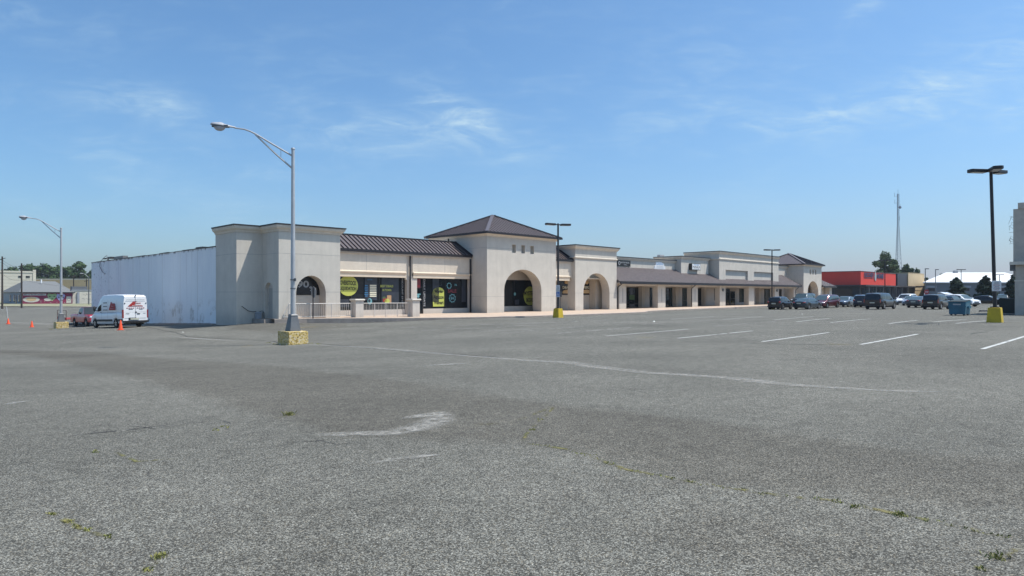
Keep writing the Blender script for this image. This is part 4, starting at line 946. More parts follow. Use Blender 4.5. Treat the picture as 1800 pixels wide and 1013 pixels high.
# ------------------------------------------------------------------ vehicles (x forward from the rear bumper, y to the left)
def lerp(a, b, t): return a+(b-a)*t
def interp(pts, x):
    if x <= pts[0][0]: return pts[0][1]
    for (x0, y0), (x1, y1) in zip(pts, pts[1:]):
        if x <= x1: return lerp(y0, y1, (x-x0)/max(1e-6, x1-x0))
    return pts[-1][1]
KINDS = {
 'sedan': dict(L=4.85, W=1.84, wh=(.98, 3.80), r=.33, sill=.22, deck=[(0,.62),(.03,.95),(.12,1.03),(.85,1.06),(1.6,1.0),(3.35,.98),(3.55,.97),(4.3,.86),(4.7,.74),(4.82,.6),(4.85,.5)],
    roof=[(.55,1.03),(1.45,1.37),(1.95,1.44),(2.5,1.45),(2.95,1.41),(3.7,.97)], wr=.74, win=[(1.05,1.72),(1.80,2.55),(2.63,3.3)], rear=(.62,1.5), ws=(2.95,3.68)),
 'suv': dict(L=4.5, W=1.84, wh=(.82, 3.58), r=.36, sill=.26, deck=[(0,.6),(.02,1.0),(.1,1.06),(.5,1.08),(3.1,1.02),(3.3,1.03),(4.0,.95),(4.3,.86),(4.45,.7),(4.5,.5)],
    roof=[(.04,1.04),(.38,1.56),(.7,1.63),(1.4,1.66),(2.1,1.65),(2.6,1.58),(3.4,1.02)], wr=.77, win=[(.5,1.0),(1.08,1.85),(1.93,2.85)], rear=(.06,.38), ws=(2.6,3.36)),
 'box_suv': dict(L=4.3, W=1.83, wh=(.8, 3.42), r=.37, sill=.3, deck=[(0,.6),(.02,1.05),(.3,1.1),(3.1,1.08),(3.2,1.09),(4.0,1.02),(4.2,.95),(4.28,.7),(4.3,.5)],
    roof=[(.03,1.06),(.16,1.6),(.35,1.68),(1.4,1.71),(2.2,1.7),(2.6,1.64),(3.2,1.06)], wr=.82, win=[(.4,.95),(1.05,1.8),(1.9,2.75)], rear=(.04,.18), ws=(2.6,3.16)),
 'long_suv': dict(L=5.6, W=2.02, wh=(1.1, 4.45), r=.41, sill=.38, deck=[(0,.6),(.02,1.12),(.3,1.2),(4.0,1.16),(4.15,1.18),(5.1,1.1),(5.45,1.02),(5.57,.8),(5.6,.55)],
    roof=[(.03,1.12),(.2,1.78),(.42,1.87),(1.4,1.92),(2.8,1.92),(3.4,1.86),(4.15,1.16)], wr=.80, win=[(.5,1.55),(1.65,2.5),(2.6,3.7)], rear=(.04,.24), ws=(3.4,4.12)),
 'minivan': dict(L=5.1, W=1.98, wh=(.98, 4.02), r=.35, sill=.24, deck=[(0,.6),(.02,1.0),(.1,1.1),(3.9,1.0),(4.1,1.0),(4.7,.86),(5.0,.72),(5.07,.6),(5.1,.45)],
    roof=[(.04,1.06),(.35,1.62),(.7,1.72),(1.8,1.76),(2.7,1.74),(3.15,1.66),(4.3,.94)], wr=.80, win=[(.5,1.3),(1.4,2.35),(2.45,3.5)], rear=(.06,.35), ws=(3.15,4.1)),
 'van': dict(L=5.93, W=2.02, wh=(1.25, 4.92), r=.36, sill=.30, deck=[(0,1.27),(.06,1.3),(4.7,1.3),(4.85,1.32),(5.5,1.12),(5.8,.98),(5.9,.7),(5.93,.5)],
    roof=[(.0,2.52),(.06,2.60),(.22,2.67),(1.4,2.74),(3.0,2.75),(3.75,2.70),(4.15,2.42),(5.1,1.22)], wr=.865, win=[(3.75,4.45)], rear=None, ws=(4.1,5.04)),
}
def make_car(kind, paint, name, label, cat, group=None, glass='car_glass', rim='rim', roofrack=False, back=False):
    K = KINDS[kind]; L, W, r = K['L'], K['W'], K['r']; hw = W/2; root = empty(name, (0, 0, 0), 0, label, cat, group)
    deck, roof = K['deck'], K['roof']; x0r, x1r = roof[0][0], roof[-1][0]
    # lower body
    xs = {0., L}; [xs.add(x) for x, _ in deck]
    Rw = r+.07
    for wx in K['wh']:
        for k in range(11): xs.add(wx-Rw*math.cos(math.pi*k/10))
        xs.add(wx-Rw-.01); xs.add(wx+Rw+.01)
    for k in range(9): xs.add(.05+k*.06); xs.add(L-.05-k*.06)
    xs = sorted(x for x in xs if 0 <= x <= L); q = []
    for x in xs:
        if not q or x-q[-1] > .004: q.append(x)
    xs = q
    def wid(x): e = abs(x-L/2)/(L/2); return hw*(1-.025*e**10) if kind == 'van' and x < L/2 else hw*(1-.16*e**8-.03*e**3)
    def zb(x):
        z = K['sill']; e = min(x, L-x); z += max(0, .08-e*.2)
        for wx in K['wh']:
            if abs(x-wx) < Rw: z = max(z, r+math.sqrt(Rw*Rw-(x-wx)**2)*.98)
        return z
    b = MB(); rows = []
    for x in xs:
        w, z0, z1 = wid(x), zb(x), interp(deck, x); z1 = max(z1, z0+.05)
        sec = [(0, z0), (w*.90, z0), (w*.97, lerp(z0, z1, .08)), (w, lerp(z0, z1, .35)), (w*1.0, lerp(z0, z1, .62)), (w*.985, lerp(z0, z1, .80)), (w*.94, lerp(z0, z1, .95)), (w*.88, z1), (0, z1+.03 if x > .1 else z1)]
        rows.append([(x, y, z) for y, z in sec]+[(x, -y, z) for y, z in sec[-2:0:-1]])
    n = len(rows[0]); vs = [p for rw in rows for p in rw]; fs = []
    for i in range(len(rows)-1):
        for k in range(n): fs.append((i*n+k, i*n+(k+1) % n, (i+1)*n+(k+1) % n, (i+1)*n+k))
    fs.append(tuple(range(n))); fs.append(tuple((len(rows)-1)*n+k for k in range(n))[::-1]); b.add(vs, fs)
    # cabin
    zbelt = lambda x: interp(deck, x)-.03
    cx = {x for x, _ in roof} | {x for w in K['win'] for x in w} | set(K['ws']) | (set(K['rear']) if K['rear'] else set())
    cx |= {x0r+(x1r-x0r)*k/24 for k in range(25)}
    cx = sorted(cx); q = []
    for x in cx:
        if not q or x-q[-1] > .012: q.append(x)
        elif any(abs(x-w_) < 1e-6 for ww in K['win'] for w_ in ww): q[-1] = x
    cx = q
    smooth = lambda x: interp(roof, x)
    wr = K['wr']*hw
    rows = []
    for x in cx:
        zl, zh = zbelt(x), smooth(x); wb = wid(x)*.945; f_ = min(1, max(0, (zh-zl)/.5)); wt = lerp(wb*.97, min(wr, wid(x)*.93), f_); d = max(zh-zl, .01)
        bulge = .012 if kind != 'van' else .02
        sec = [(wb, zl), (lerp(wb, wt, .10)+bulge*.5, lerp(zl, zh, .10)), (lerp(wb, wt, .5)+bulge*2, lerp(zl, zh, .5)), (lerp(wb, wt, .84)+bulge, lerp(zl, zh, .84)), (wt-.02, zh-.035*f_), (wt*.88, zh+.005*f_), (0, zh+.03*f_)]
        rows.append([(x, y, z) for y, z in sec]+[(x, -y, z) for y, z in sec[-2::-1]])
    nn = len(rows[0]); gl = {'windshield': MB(), 'rear_window': MB(), 'side_window': [MB(), MB()]}
    base = len(b.v); b.v += [p for rw in rows for p in rw]
    def put(m_, ids): m_.add([b.v[base+i] for i in ids], [(0, 1, 2, 3)])
    vanz = kind == 'van'
    if vanz: b.f.append(tuple(base+i for i in range(nn))); b.m.append(0)
    for i in range(len(rows)-1):
        xm = (cx[i]+cx[i+1])/2
        for k in range(nn-1):
            ids = (i*nn+k, i*nn+k+1, (i+1)*nn+k+1, (i+1)*nn+k)
            kk = min(k, nn-2-k); sd = 0 if k < nn/2 else 1; tgt = None
            if kk in (1, 2) and any(a < xm < c for a, c in K['win']):
                tgt = gl['side_window'][sd]
                if vanz and kk == 2: tgt = None
            if kk in (5,) or (kk == 4 and False):
                if K['ws'][0]+.02 < xm < K['ws'][1] and not (vanz and xm < 4.1): tgt = gl['windshield']
                if K['rear'] and K['rear'][0] < xm < K['rear'][1]: tgt = gl['rear_window']
            if tgt: put(tgt, ids)
            else: b.f.append(tuple(base+j for j in ids)); b.m.append(0)
    if vanz:
        for sgnm in (0, 1): pass
    body = b.build('body', paint, root, smooth=True)
    gl['windshield'].build('windshield', glass, root, smooth=True)
    if K['rear']: gl['rear_window'].build('rear_window', glass, root, smooth=True)
    for m_ in gl['side_window']: m_.build('side_window', glass, root, smooth=True)
    # underside, bumper trim
    u = MB(); u.box((.25, -hw*.78, .24), (L-.25, hw*.78, .62)); u.build('underbody', 'under', root)
    # wheels
    for wx in K['wh']:
        for sy in (1, -1):
            t = MB(); y1 = sy*(hw-.015); y0 = sy*(hw-.25)
            prof = [(r*.62, y0), (r*.93, y0), (r, y0+sy*.03), (r, y1-sy*.04), (r*.93, y1), (r*.66, y1-sy*.005), (r*.64, y1-sy*.06)]
            t.lathe(prof, (wx, 0, r), 20, 'y'); tw_ = t.build('wheel', 'tyre', root, smooth=True)
            q = MB(); q.lathe([(r*.64, y1-sy*.055), (r*.62, y1-sy*.05)], (wx, 0, r), 18, 'y'); q.mi = 1
            for s5 in range(5):
                g_ = 2*math.pi*s5/5+.3; c, s_ = math.cos(g_), math.sin(g_); w_ = r*.13; yy = y1-sy*.03
                q.prism([(wx-s_*w_, yy, r+c*w_), (wx+s_*w_, yy, r-c*w_), (wx+c*r*.66+s_*w_*.8, yy, r+s_*r*.66-c*w_*.8), (wx+c*r*.66-s_*w_*.8, yy, r+s_*r*.66+c*w_*.8)], (0, sy*.02, 0))
            q.lathe([(r*.68, y1-sy*.01), (r*.68, y1+sy*.003), (r*.60, y1-sy*.01)], (wx, 0, r), 18, 'y') if False else None
            q.build('rim', ['rim_dark', rim], tw_)
    zt = interp(deck, .15); zf = interp(deck, L-.35)
    for sy in (1, -1):
        if kind == 'van':
            t = MB(); t.box((-.012, sy*(hw*.97)-.05, .78), (.10, sy*(hw*.97)+.05, 1.45)); t.build('tail_light', 'tail', root)
        elif kind in ('sedan',):
            t = MB(); t.ball((.12, sy*hw*.70, zt-.13), (.16, hw*.235, .085)); t.build('tail_light', 'tail', root, smooth=True)
        elif kind in ('long_suv', 'box_suv'):
            t = MB(); t.box((-.008, sy*hw*.86-.055, zt-.35), (.09, sy*hw*.86+.055, zt+.05)); t.build('tail_light', 'tail', root)
        else:
            t = MB(); t.ball((.07, sy*hw*.78, zt-.10), (.11, hw*.15, .13)); t.build('tail_light', 'tail', root, smooth=True)
        t = MB(); t.ball((L-.24, sy*hw*.70, zf-.10), (.20, hw*.17, .085)); t.build('headlight', 'head', root, smooth=True)
        t = MB(); xm = K['ws'][1]-.25; zm = zbelt(xm)+.13
        if kind == 'van': t.ball((4.55, sy*(hw+.14), 1.62), (.08, .11, .24)); t.box((4.5, sy*(hw+.02)-.08, 1.42), (4.58, sy*(hw+.02)+.08, 1.48))
        else: t.ball((xm, sy*(hw+.07), zm), (.07, .11, .075)); t.box((xm-.02, sy*hw-.09, zm-.07), (xm+.03, sy*hw+.05, zm-.03))
        t.build('mirror', 'trim_black' if kind == 'van' else paint, root, smooth=True)
    t = MB(); t.box((-.035, -.26, .72 if kind != 'van' else .62), (-.005, .26, .86 if kind != 'van' else .75)); t.build('licence_plate', 'plate', root)
    t = MB()
    t.box((-.05, -hw*.86, .36), (.12, hw*.86, .52)); t.build('rear_bumper', 'trim_black', root); t = MB(); t.box((L-.1, -hw*.7, .34), (L+.02, hw*.7, .50)); t.build('front_bumper', 'trim_black', root); t = MB(); t.box((L-.05, -hw*.42, .55), (L+.005, hw*.42, .70)); t.build('grille', 'trim_black', root)
    if roofrack:
        t = MB(); z = smooth(2.)+.05
        for sy in (1, -1): t.tube([(.7, sy*wr*.86, z-.05), (.8, sy*wr*.86, z+.03), (2.6, sy*wr*.86, z+.03), (2.7, sy*wr*.86, z-.05)], .018, 6)
        t.build('roof_rail', 'trim_black', root)
    return root
def park(root, u, Y, head, ref=.5, z=None, dx=0):
    """head: degrees turned right from straight-ahead; ref: fraction of length (0 = rear bumper) standing at photo column u, distance Y"""
    a = math.radians(90-head); x, y = X_of(u, Y), Y; L = root.get('len', 4.8)
    root.location = (x-math.cos(a)*L*ref, y-math.sin(a)*L*ref, 0); cx, cy = x+math.cos(a)*L*(.5-ref), y+math.sin(a)*L*(.5-ref)
    root.rotation_euler.z = a; root.location.z = gz(cx, cy) if z is None else z
    dxp = gz(cx+math.cos(a)*1.5, cy+math.sin(a)*1.5)-gz(cx-math.cos(a)*1.5, cy-math.sin(a)*1.5); root.rotation_euler.y = -math.atan2(dxp, 3.)
    root.location.z -= math.sin(-root.rotation_euler.y)*L*.5
def car(kind, paint, label, cat, u, Y, head, ref=0., group='cars parked in front of the shops', **kw):
    o = make_car(kind, paint, 'parked_car', label, cat, group, **kw); o['len'] = KINDS[kind]['L']; park(o, u, Y, head, ref); del o['len']; return o
H1 = math.degrees(math.atan2(D1[0], D1[1]))       # heading along the stalls
car('suv', 'paint_black', 'black compact hatchback seen from behind, leftmost of the parked cars', 'car', 1360, 82.5, H1-2)
car('long_suv', 'paint_slate', 'slate grey off-roader facing us between the black hatchback and the maroon minivan', 'car', 1402, 98, H1+180, .9, glass='car_glass_light', roofrack=True)
car('sedan', 'paint_slate', 'dark slate sedan seen from behind, parked beside the black hatchback', 'car', 1404, 82.5, H1+4, glass='car_glass_light')
car('minivan', 'paint_maroon', 'maroon minivan facing left with its windshield toward us', 'car', 1437, 86.5, H1+185, .95, glass='car_glass_light')
car('sedan', 'paint_steel', 'steel blue sedan facing left, right of the maroon minivan', 'car', 1477, 91, H1+180, .95, glass='car_glass_light')
car('suv', 'paint_grey', 'grey crossover facing left, half hidden behind the navy one', 'car', 1505, 95, H1+180, .9, glass='car_glass_light')
car('suv', 'paint_navy', 'navy blue crossover seen from behind, left of the long black off-roader', 'car', 1511, 88, H1-2)
sub = car('long_suv', 'paint_black', 'long black off-roader seen from behind in front of the red shop', 'car', 1533, 76.5, H1+3, roofrack=True)
car('sedan', 'paint_silver', 'silver sedan facing left behind the grey coupe', 'car', 1597, 98, H1+180, .9, glass='car_glass_light')
car('sedan', 'paint_grey', 'grey coupe seen from behind between the long black off-roader and the boxy one', 'car', 1605, 84, H1+3, glass='car_glass_light')
car('box_suv', 'paint_black', 'boxy black off-roader seen from behind, left of the blue dumpster', 'car', 1635, 74.5, H1+5)
hb = car('suv', 'paint_white', 'white crossover with its tailgate raised, behind the blue dumpster', 'car', 1669, 92, H1+120, .1, glass='car_glass_light')
m_ = MB(); m_.prism([(.35, -.72, 1.66), (.35, .72, 1.66), (-.45, .66, 1.95), (-.85, .60, 1.9), (-.85, -.60, 1.9), (-.45, -.66, 1.95)], (0, 0, .07)); m_.prism([(-.85, -.6, 1.9), (-.85, .6, 1.9), (-1.0, .55, 1.66), (-1.0, -.55, 1.66)], (.05, 0, .02)); m_.build('tailgate', 'paint_white', hb)
car('sedan', 'paint_slate', 'slate sedan facing us just right of the blue dumpster', 'car', 1699, 88, 176, 1., glass='car_glass_light')
car('sedan', 'paint_black', 'black sedan at the kerb left of the dark conifer', 'car', 1713, 103, H1+92, .2)
car('suv', 'paint_grey', 'grey car at the kerb seen behind the lamp post with the white notice', 'car', 1763, 112, H1+180, .5, glass='car_glass_light')
vn = car('minivan', 'paint_white', 'white passenger van parked facing left at the red shop', 'van', 1586, 104, H1+183, .9)
# the work van with red lettering
wv = make_car('van', 'paint_white', 'work_van', 'white high-roof work van with red slanted lettering, beside the white side wall', 'van'); wv['len'] = 5.93
park(wv, 238.5, 50.2, -56, 0.); wv.scale = (.925, .925, .925); del wv['len']
m_ = MB(); yy = 1.013
m_.mi = 0
def vq(mb, pts, x=-.016): mb.poly([(x, y, z) for y, z in pts])
# rear doors graphics: y positive is the left of the van
g = MB(); vq(g, [(.62, 1.72), (.10, 1.72), (-.62, 1.72), (-.55, 1.80), (-.45, 1.80), (-.45, 1.84), (.08, 1.84), (.0, 1.95), (-.40, 1.95), (-.46, 2.03), (-.02, 2.03), (-.06, 2.10), (-.18, 2.13), (.20, 2.13)][::-1])
g.mi = 1
text(g, 'Moving', (-.022, -.20, 1.99), (0, -1, 0), (0, 0, 1), .42, .07, .02); text(g, 'Solutions', (-.022, -.1, 1.78), (0, -1, 0), (0, 0, 1), .72, .08, .02); g.mi = 0
for k in range(9):
    y = .72-k*.165
    if k != 4: g.box((-.02, y-.12, 1.57), (-.014, y, 1.62))
g.mi = 2; g.box((-.02, .55, 1.48), (-.014, .2, 1.51)); g.box((-.02, -.3, 1.48), (-.014, -.6, 1.51))
g.box((-.018, -.006, .62), (-.008, .006, 2.5)); g.box((-.035, .02, 1.20), (-.01, -.10, 1.30)); g.box((-.035, -.12, 1.10), (-.01, -.36, 1.16))
g.box((-.02, .78, 1.12), (-.014, .48, 1.15)); g.box((-.02, -.62, 1.14), (-.014, -.82, 1.16))
g.build('rear_lettering', ['red_text', 'sign_white', 'trim_black'], wv)
g = MB(); g.box((-.02, -.86, .76), (-.012, .86, .775)); g.box((-.022, -.80, 2.18), (-.012, .80, 2.19)); g.box((-.022, -.72, 2.3), (-.012, .72, 2.308)); g.build('panel_line', 'hvac', wv)
g = MB(); g.box((-.03, .55, .60), (-.01, -.05, .80)); g.build('plate_recess', 'trim_black', wv); g = MB(); g.box((-.045, .42, .63), (-.032, .08, .75)); g.build('licence_plate', 'plate', wv)
g = MB(); g.ball((-.03, .0, 2.63), (.07, .06, .05), 8, 5); g.build('camera', 'trim_black', wv)
g = MB(); g.box((-.14, -1.0, .40), (.05, 1.0, .56)); g.build('rear_bumper', 'trim_black', wv)
for sy in (1, -1):
    g = MB(); S = sy*1.022
    g.box((1.72, min(S, sy*.98), .52), (4.42, max(S, sy*.98), .70)); g.box((.1, min(S, sy*.96), .52), (.78, max(S, sy*.96), .70)); g.build('side_trim', 'trim_black', wv)
    for y_ in (1.0,):
        g = MB(); g.tube([(-.02, sy*.80, 2.0), (-.02, sy*.90, 2.0)], .03, 6); g.build('hinge', 'trim_black', wv)
def sideq(g, pts): g.poly([(x, 1.03-(.08*max(0, (z-1.3)/1.3)), z) for x, z in pts])
_sq = sideq
SCL = True
def sideq(g, pts):
    if SCL: pts = [(1.75+(x-1.75)*.74, 1.75+(z-1.75)*.78) for x, z in pts]
    _sq(g, pts)
g = MB(); sideq(g, [(2.55, 1.38), (1.05, 1.38), (1.02, 1.52), (1.15, 1.60), (1.05, 1.66), (1.1, 1.84), (1.25, 1.90), (1.15, 1.98), (1.3, 2.1), (1.9, 2.1), (2.02, 2.25), (2.15, 2.25)])
g.mi = 1
for k in range(3): z = 2.03-.24*k; sideq(g, [(1.95+k*.1, z), (1.25, z), (1.25, z+.03), (1.95+k*.1, z+.03)])
SCL = False
g.mi = 2
for k, w_ in enumerate((.62, .66, .75)):
    z = 2.05-.30*k
    for j in range(4): sideq(g, [(3.35-j*w_*.27, z), (3.35-j*w_*.27-w_*.2, z), (3.35-j*w_*.27-w_*.2, z+.07), (3.35-j*w_*.27, z+.07)])
for x in (1.05, 2.55, 3.62): sideq(g, [(x, .72), (x-.012, .72), (x-.012, 2.3), (x, 2.3)])
sideq(g, [(3.6, 1.22), (1., 1.22), (1., 1.235), (3.6, 1.235)]); sideq(g, [(3.75, 1.25), (3.6, 1.25), (3.6, 1.31), (3.75, 1.31)])
g.build('side_lettering', ['red_text', 'sign_white', 'trim_black'], wv)
# red pickup --------------------------------------------------------------------
def pickup():
    L = 5.6; root = empty('pickup_truck', (0, 0, 0), 0, 'red pickup truck facing us between the white van and the red trailer', 'pickup')
    hw = .98; r = .39; wh = (1.15, 4.6); Rw = .48
    def low(x0, x1, deck, name, open_bed=False):
        xs = {x0, x1}
        for wx in wh:
            for k in range(11):
                x = wx-Rw*math.cos(math.pi*k/10)
                if x0 < x < x1: xs.add(x)
        for x, _ in deck: xs.add(x)
        for k in range(8): xs.add(min(x1, max(x0, L-.05-.07*k)))
        xs = sorted(xs); b = MB(); rows = []
        for x in xs:
            z0 = .42
            for wx in wh:
                if abs(x-wx) < Rw: z0 = max(z0, r+math.sqrt(Rw*Rw-(x-wx)**2))
            z1 = interp(deck, x); w = hw*(1-.1*max(0, (x-4.4)/1.2)**3)
            sec = [(0, z0), (w*.93, z0), (w, z0+.06), (w, lerp(z0, z1, .6)), (w*.97, z1-.06), (w*.92, z1), (0, z1+.02)]
            rows.append([(x, y, z) for y, z in sec]+[(x, -y, z) for y, z in sec[-2:0:-1]])
        n = len(rows[0]); fs = []
        for i in range(len(rows)-1):
            for k in range(n): fs.append((i*n+k, i*n+(k+1) % n, (i+1)*n+(k+1) % n, (i+1)*n+k))
        fs.append(tuple(range(n))); fs.append(tuple((len(rows)-1)*n+k for k in range(n)))
        b.add([p for q in rows for p in q], fs); b.build(name, 'paint_red', root, smooth=True)
    low(0, 1.98, [(0, 1.22), (1.98, 1.22)], 'bed'); low(2.02, L, [(2.02, 1.18), (4.0, 1.16), (5.1, 1.10), (5.45, 1.0), (5.57, .8), (5.6, .6)], 'body')
    m_ = MB(); m_.box((.08, -.82, 1.225), (1.92, .82, 1.245)); m_.build('bed_cover', 'trim_black', root)
    c = MB(); gl = MB(); pr = [(2.05, 1.15), (2.1, 1.82), (2.6, 1.90), (3.3, 1.88), (3.95, 1.16)]
    rows = []
    for x, z in pr:
        wb, wt = .92, .74 if z > 1.3 else .9; rows.append([(x, wb, 1.14), (x, lerp(wb, wt, .12), lerp(1.14, z, .12)), (x, lerp(wb, wt, .85), lerp(1.14, z, .85)), (x, wt, z-.02), (x, 0, z+.02), (x, -wt, z-.02), (x, -lerp(wb, wt, .85), lerp(1.14, z, .85)), (x, -lerp(wb, wt, .12), lerp(1.14, z, .12)), (x, -wb, 1.14)])
    ws = MB(); rw_ = MB()
    for i in range(4):
        for k in range(8):
            f4 = [rows[i][k], rows[i][k+1], rows[i+1][k+1], rows[i+1][k]]
            (gl if k in (1, 6) and i in (1, 2) else ws if k in (3, 4) and i == 3 else rw_ if k in (3, 4) and i == 0 else c).poly(f4)
    c.build('cab', 'paint_red', root, smooth=True); gl.build('side_window', 'car_glass', root); ws.build('windshield', 'car_glass', root); rw_.build('rear_window', 'car_glass', root)
    for wx in wh:
        for sy in (1, -1):
            t = MB(); y1 = sy*(hw+.01); y0 = sy*(hw-.24); t.lathe([(r*.6, y0), (r, y0+sy*.02), (r, y1-sy*.03), (r*.93, y1), (r*.6, y1-sy*.02)], (wx, 0, r), 20, 'y'); w_ = t.build('wheel', 'tyre', root, smooth=True)
            q = MB(); q.lathe([(r*.6, y1-sy*.02), (r*.35, y1-sy*.05), (r*.2, y1+sy*.0)], (wx, 0, r), 14, 'y'); q.build('rim', 'rim', w_, smooth=True)
    u = MB(); u.box((.1, -.7, .4), (5.3, .7, .75)); u.build('underbody', 'under', root)
    for sy in (1, -1):
        t = MB(); t.ball((5.42, sy*.74, .88), (.18, .17, .12)); t.build('headlight', 'head', root, smooth=True)
        t = MB(); t.box((-.02, sy*.88-.07, .75), (.05, sy*.88+.07, 1.1)); t.build('tail_light', 'tail', root)
        t = MB(); t.ball((3.55, sy*1.12, 1.32), (.07, .12, .12)); t.build('mirror', 'trim_black', root, smooth=True)
    t = MB(); t.box((5.5, -.85, .42), (5.68, .85, .62)); t.build('front_bumper', 'chrome', root); t = MB(); t.box((5.54, -.5, .68), (5.62, .5, .95)); t.build('grille', 'trim_black', root)
    return root
pk = pickup(); pk['len'] = 5.6
park(pk, 171, 63., 131, .82); del pk['len']
def trailer(px, py):
    a = GRID+math.pi/2+math.pi; z = gz(px, py)
    e = empty('flatbed_trailer', (px, py, z), GRID-math.pi/2, 'empty red utility trailer with side rails, hitched behind the red pickup', 'trailer')
    m_ = MB(); m_.box((-4.2, -1.0, .62), (0, 1.0, .70)); m_.box((-4.2, -1.04, .55), (0, -1.0, .82)); m_.box((-4.2, 1.0, .55), (0, 1.04, .82)); m_.build('deck', 'trailer_red', e)
    m_ = MB(); m_.tube([(0, .6, .6), (1.3, 0, .55)], .05, 6); m_.tube([(0, -.6, .6), (1.3, 0, .55)], .05, 6); m_.build('drawbar', 'steel_dark', e)
    for sy in (1, -1):
        m_ = MB()
        for z1 in (1.1, 1.52): m_.tube([(-4.2, sy*1.02, z1), (-.05, sy*1.02, z1)], .028, 6)
        for x in (-4.15, -2.1, -.08): m_.tube([(x, sy*1.02, .8), (x, sy*1.02, 1.52)], .03, 6)
        m_.build('side_rail', 'door_dark', e)
        for x in (-2.5, -1.7):
            t = MB(); t.lathe([(.2, sy*.92), (.33, sy*.93), (.33, sy*1.10), (.2, sy*1.12)], (x, 0, .33), 16, 'y'); t.build('wheel', 'tyre', e, smooth=True)
        m_ = MB(); m_.box((-3., sy*1.12-.1, .7), (-1.3, sy*1.12+.1, .74)); m_.build('mudguard', 'trailer_red', e)
tx = pk.location
rx, ry = pk.location.x+D2[0]*1.5, pk.location.y+D2[1]*1.5
trailer(rx, ry)
# ------------------------------------------------------------------ street lamps
def cobra(u, v, Y, label, hpole, yaw=0.):
    z = gz(X_of(u, Y), Y)
    e = empty('street_lamp', (X_of(u, Y), Y, z), yaw, label, 'street lamp', 'tall grey cobra-head street lamps')
    b = MB(); b.frustum((0, 0), (.50, .57), (.485, .555), -.3, .62); bo = b.build('concrete_base', 'chipped_yellow', e, bevel=.02); bo.rotation_euler.z = GRID-yaw
    b = MB(); b.frustum((0, 0), (.27, .27), (.16, .16), .62, 1.36); b.frustum((0, 0), (.19, .19), (.13, .13), 1.36, 1.42); o_ = b.build('anchor_cover', 'galv_dark', e, bevel=.01); o_.rotation_euler.z = GRID-yaw
    b = MB(); b.tube([(0, 0, 1.3), (0, 0, hpole)], .115, 14, .075); b.lathe([(.09, hpole), (.10, hpole+.02), (.085, hpole+.07)], n=12)
    b.build('pole', 'galv', e, smooth=True)
    b = MB(); b.lathe([(.135, 3.02), (.135, 3.07)], n=12); b.lathe([(.13, 2.62), (.13, 2.66)], n=12); b.box((.08, -.16, 2.98), (.16, -.06, 3.12)); b.build('clamp', 'galv_dark', e)
    A = [(0, 0, hpole-.32), (-1.15, 0, hpole+.35), (-1.7, 0, hpole+.68), (-1.95, 0, hpole+.80), (-2.2, 0, hpole+.88), (-2.65, 0, hpole+.93)]
    B = [(0, 0, hpole-.92), (-.75, 0, hpole-.27), (-1.35, 0, hpole+.30), (-1.72, 0, hpole+.66)]
    b = MB(); b.tube(A, .042, 8, .034); b.tube(B, .045, 8, .034); b.tube([(-.55, 0, hpole-.02), (-.55, 0, hpole-.42)], .014, 6)
    b.build('arm', 'galv', e, smooth=True)
    hx, hz = -2.6, hpole+.93; b = MB(); N_ = 12; prof = [(0, .05, .05), (.12, .07, .06), (.35, .12, .09), (.6, .17, .12), (.85, .185, .13), (1.02, .14, .10), (1.10, .05, .05)]
    rows = []
    for (d, w_, h_) in prof:
        zc = hz+.03+.11*d; rows.append([(hx-d, w_*math.cos(math.pi*k/8), zc-.02+h_*math.sin(math.pi*k/8)) for k in range(9)]+[(hx-d, 0, zc-.045)])
    n = 10; fs = []
    for i in range(len(rows)-1):
        for k in range(n): fs.append((i*n+k, i*n+(k+1) % n, (i+1)*n+(k+1) % n, (i+1)*n+k))
    fs.append(tuple(range(n))); fs.append(tuple((len(rows)-1)*n+k for k in range(n)))
    b.add([p for q in rows for p in q], fs); h = b.build('lamp_head', 'galv', e, smooth=True)
    b = MB(); b.ball((hx-.70, 0, hz+.04), (.27, .15, .21), 14, 9); b.build('lens', 'lens', h, smooth=True)
    b = MB(); b.mould([(hx-.30, -.14), (hx-1.0, -.15), (hx-1.06, 0), (hx-1.0, .15), (hx-.30, .14)], [(0, hz+.02), (.02, hz+.03), (.02, hz+.10), (0, hz+.10)]); b.build('housing_rim', 'galv_dark', h)
    return e
def ypole_h(u, vtop, Y): return Zv(vtop, Y)-gz(X_of(u, Y), Y)
cobra(515, 606, 31., 'tall grey street lamp on a chipped yellow concrete block in front of the corner block', ypole_h(515, 263, 31.), R(8))
cobra(107.5, 578, 60.6, 'grey street lamp on a yellow block at the far left, beside the red trailer', ypole_h(107.5, 402, 60.6), R(4))
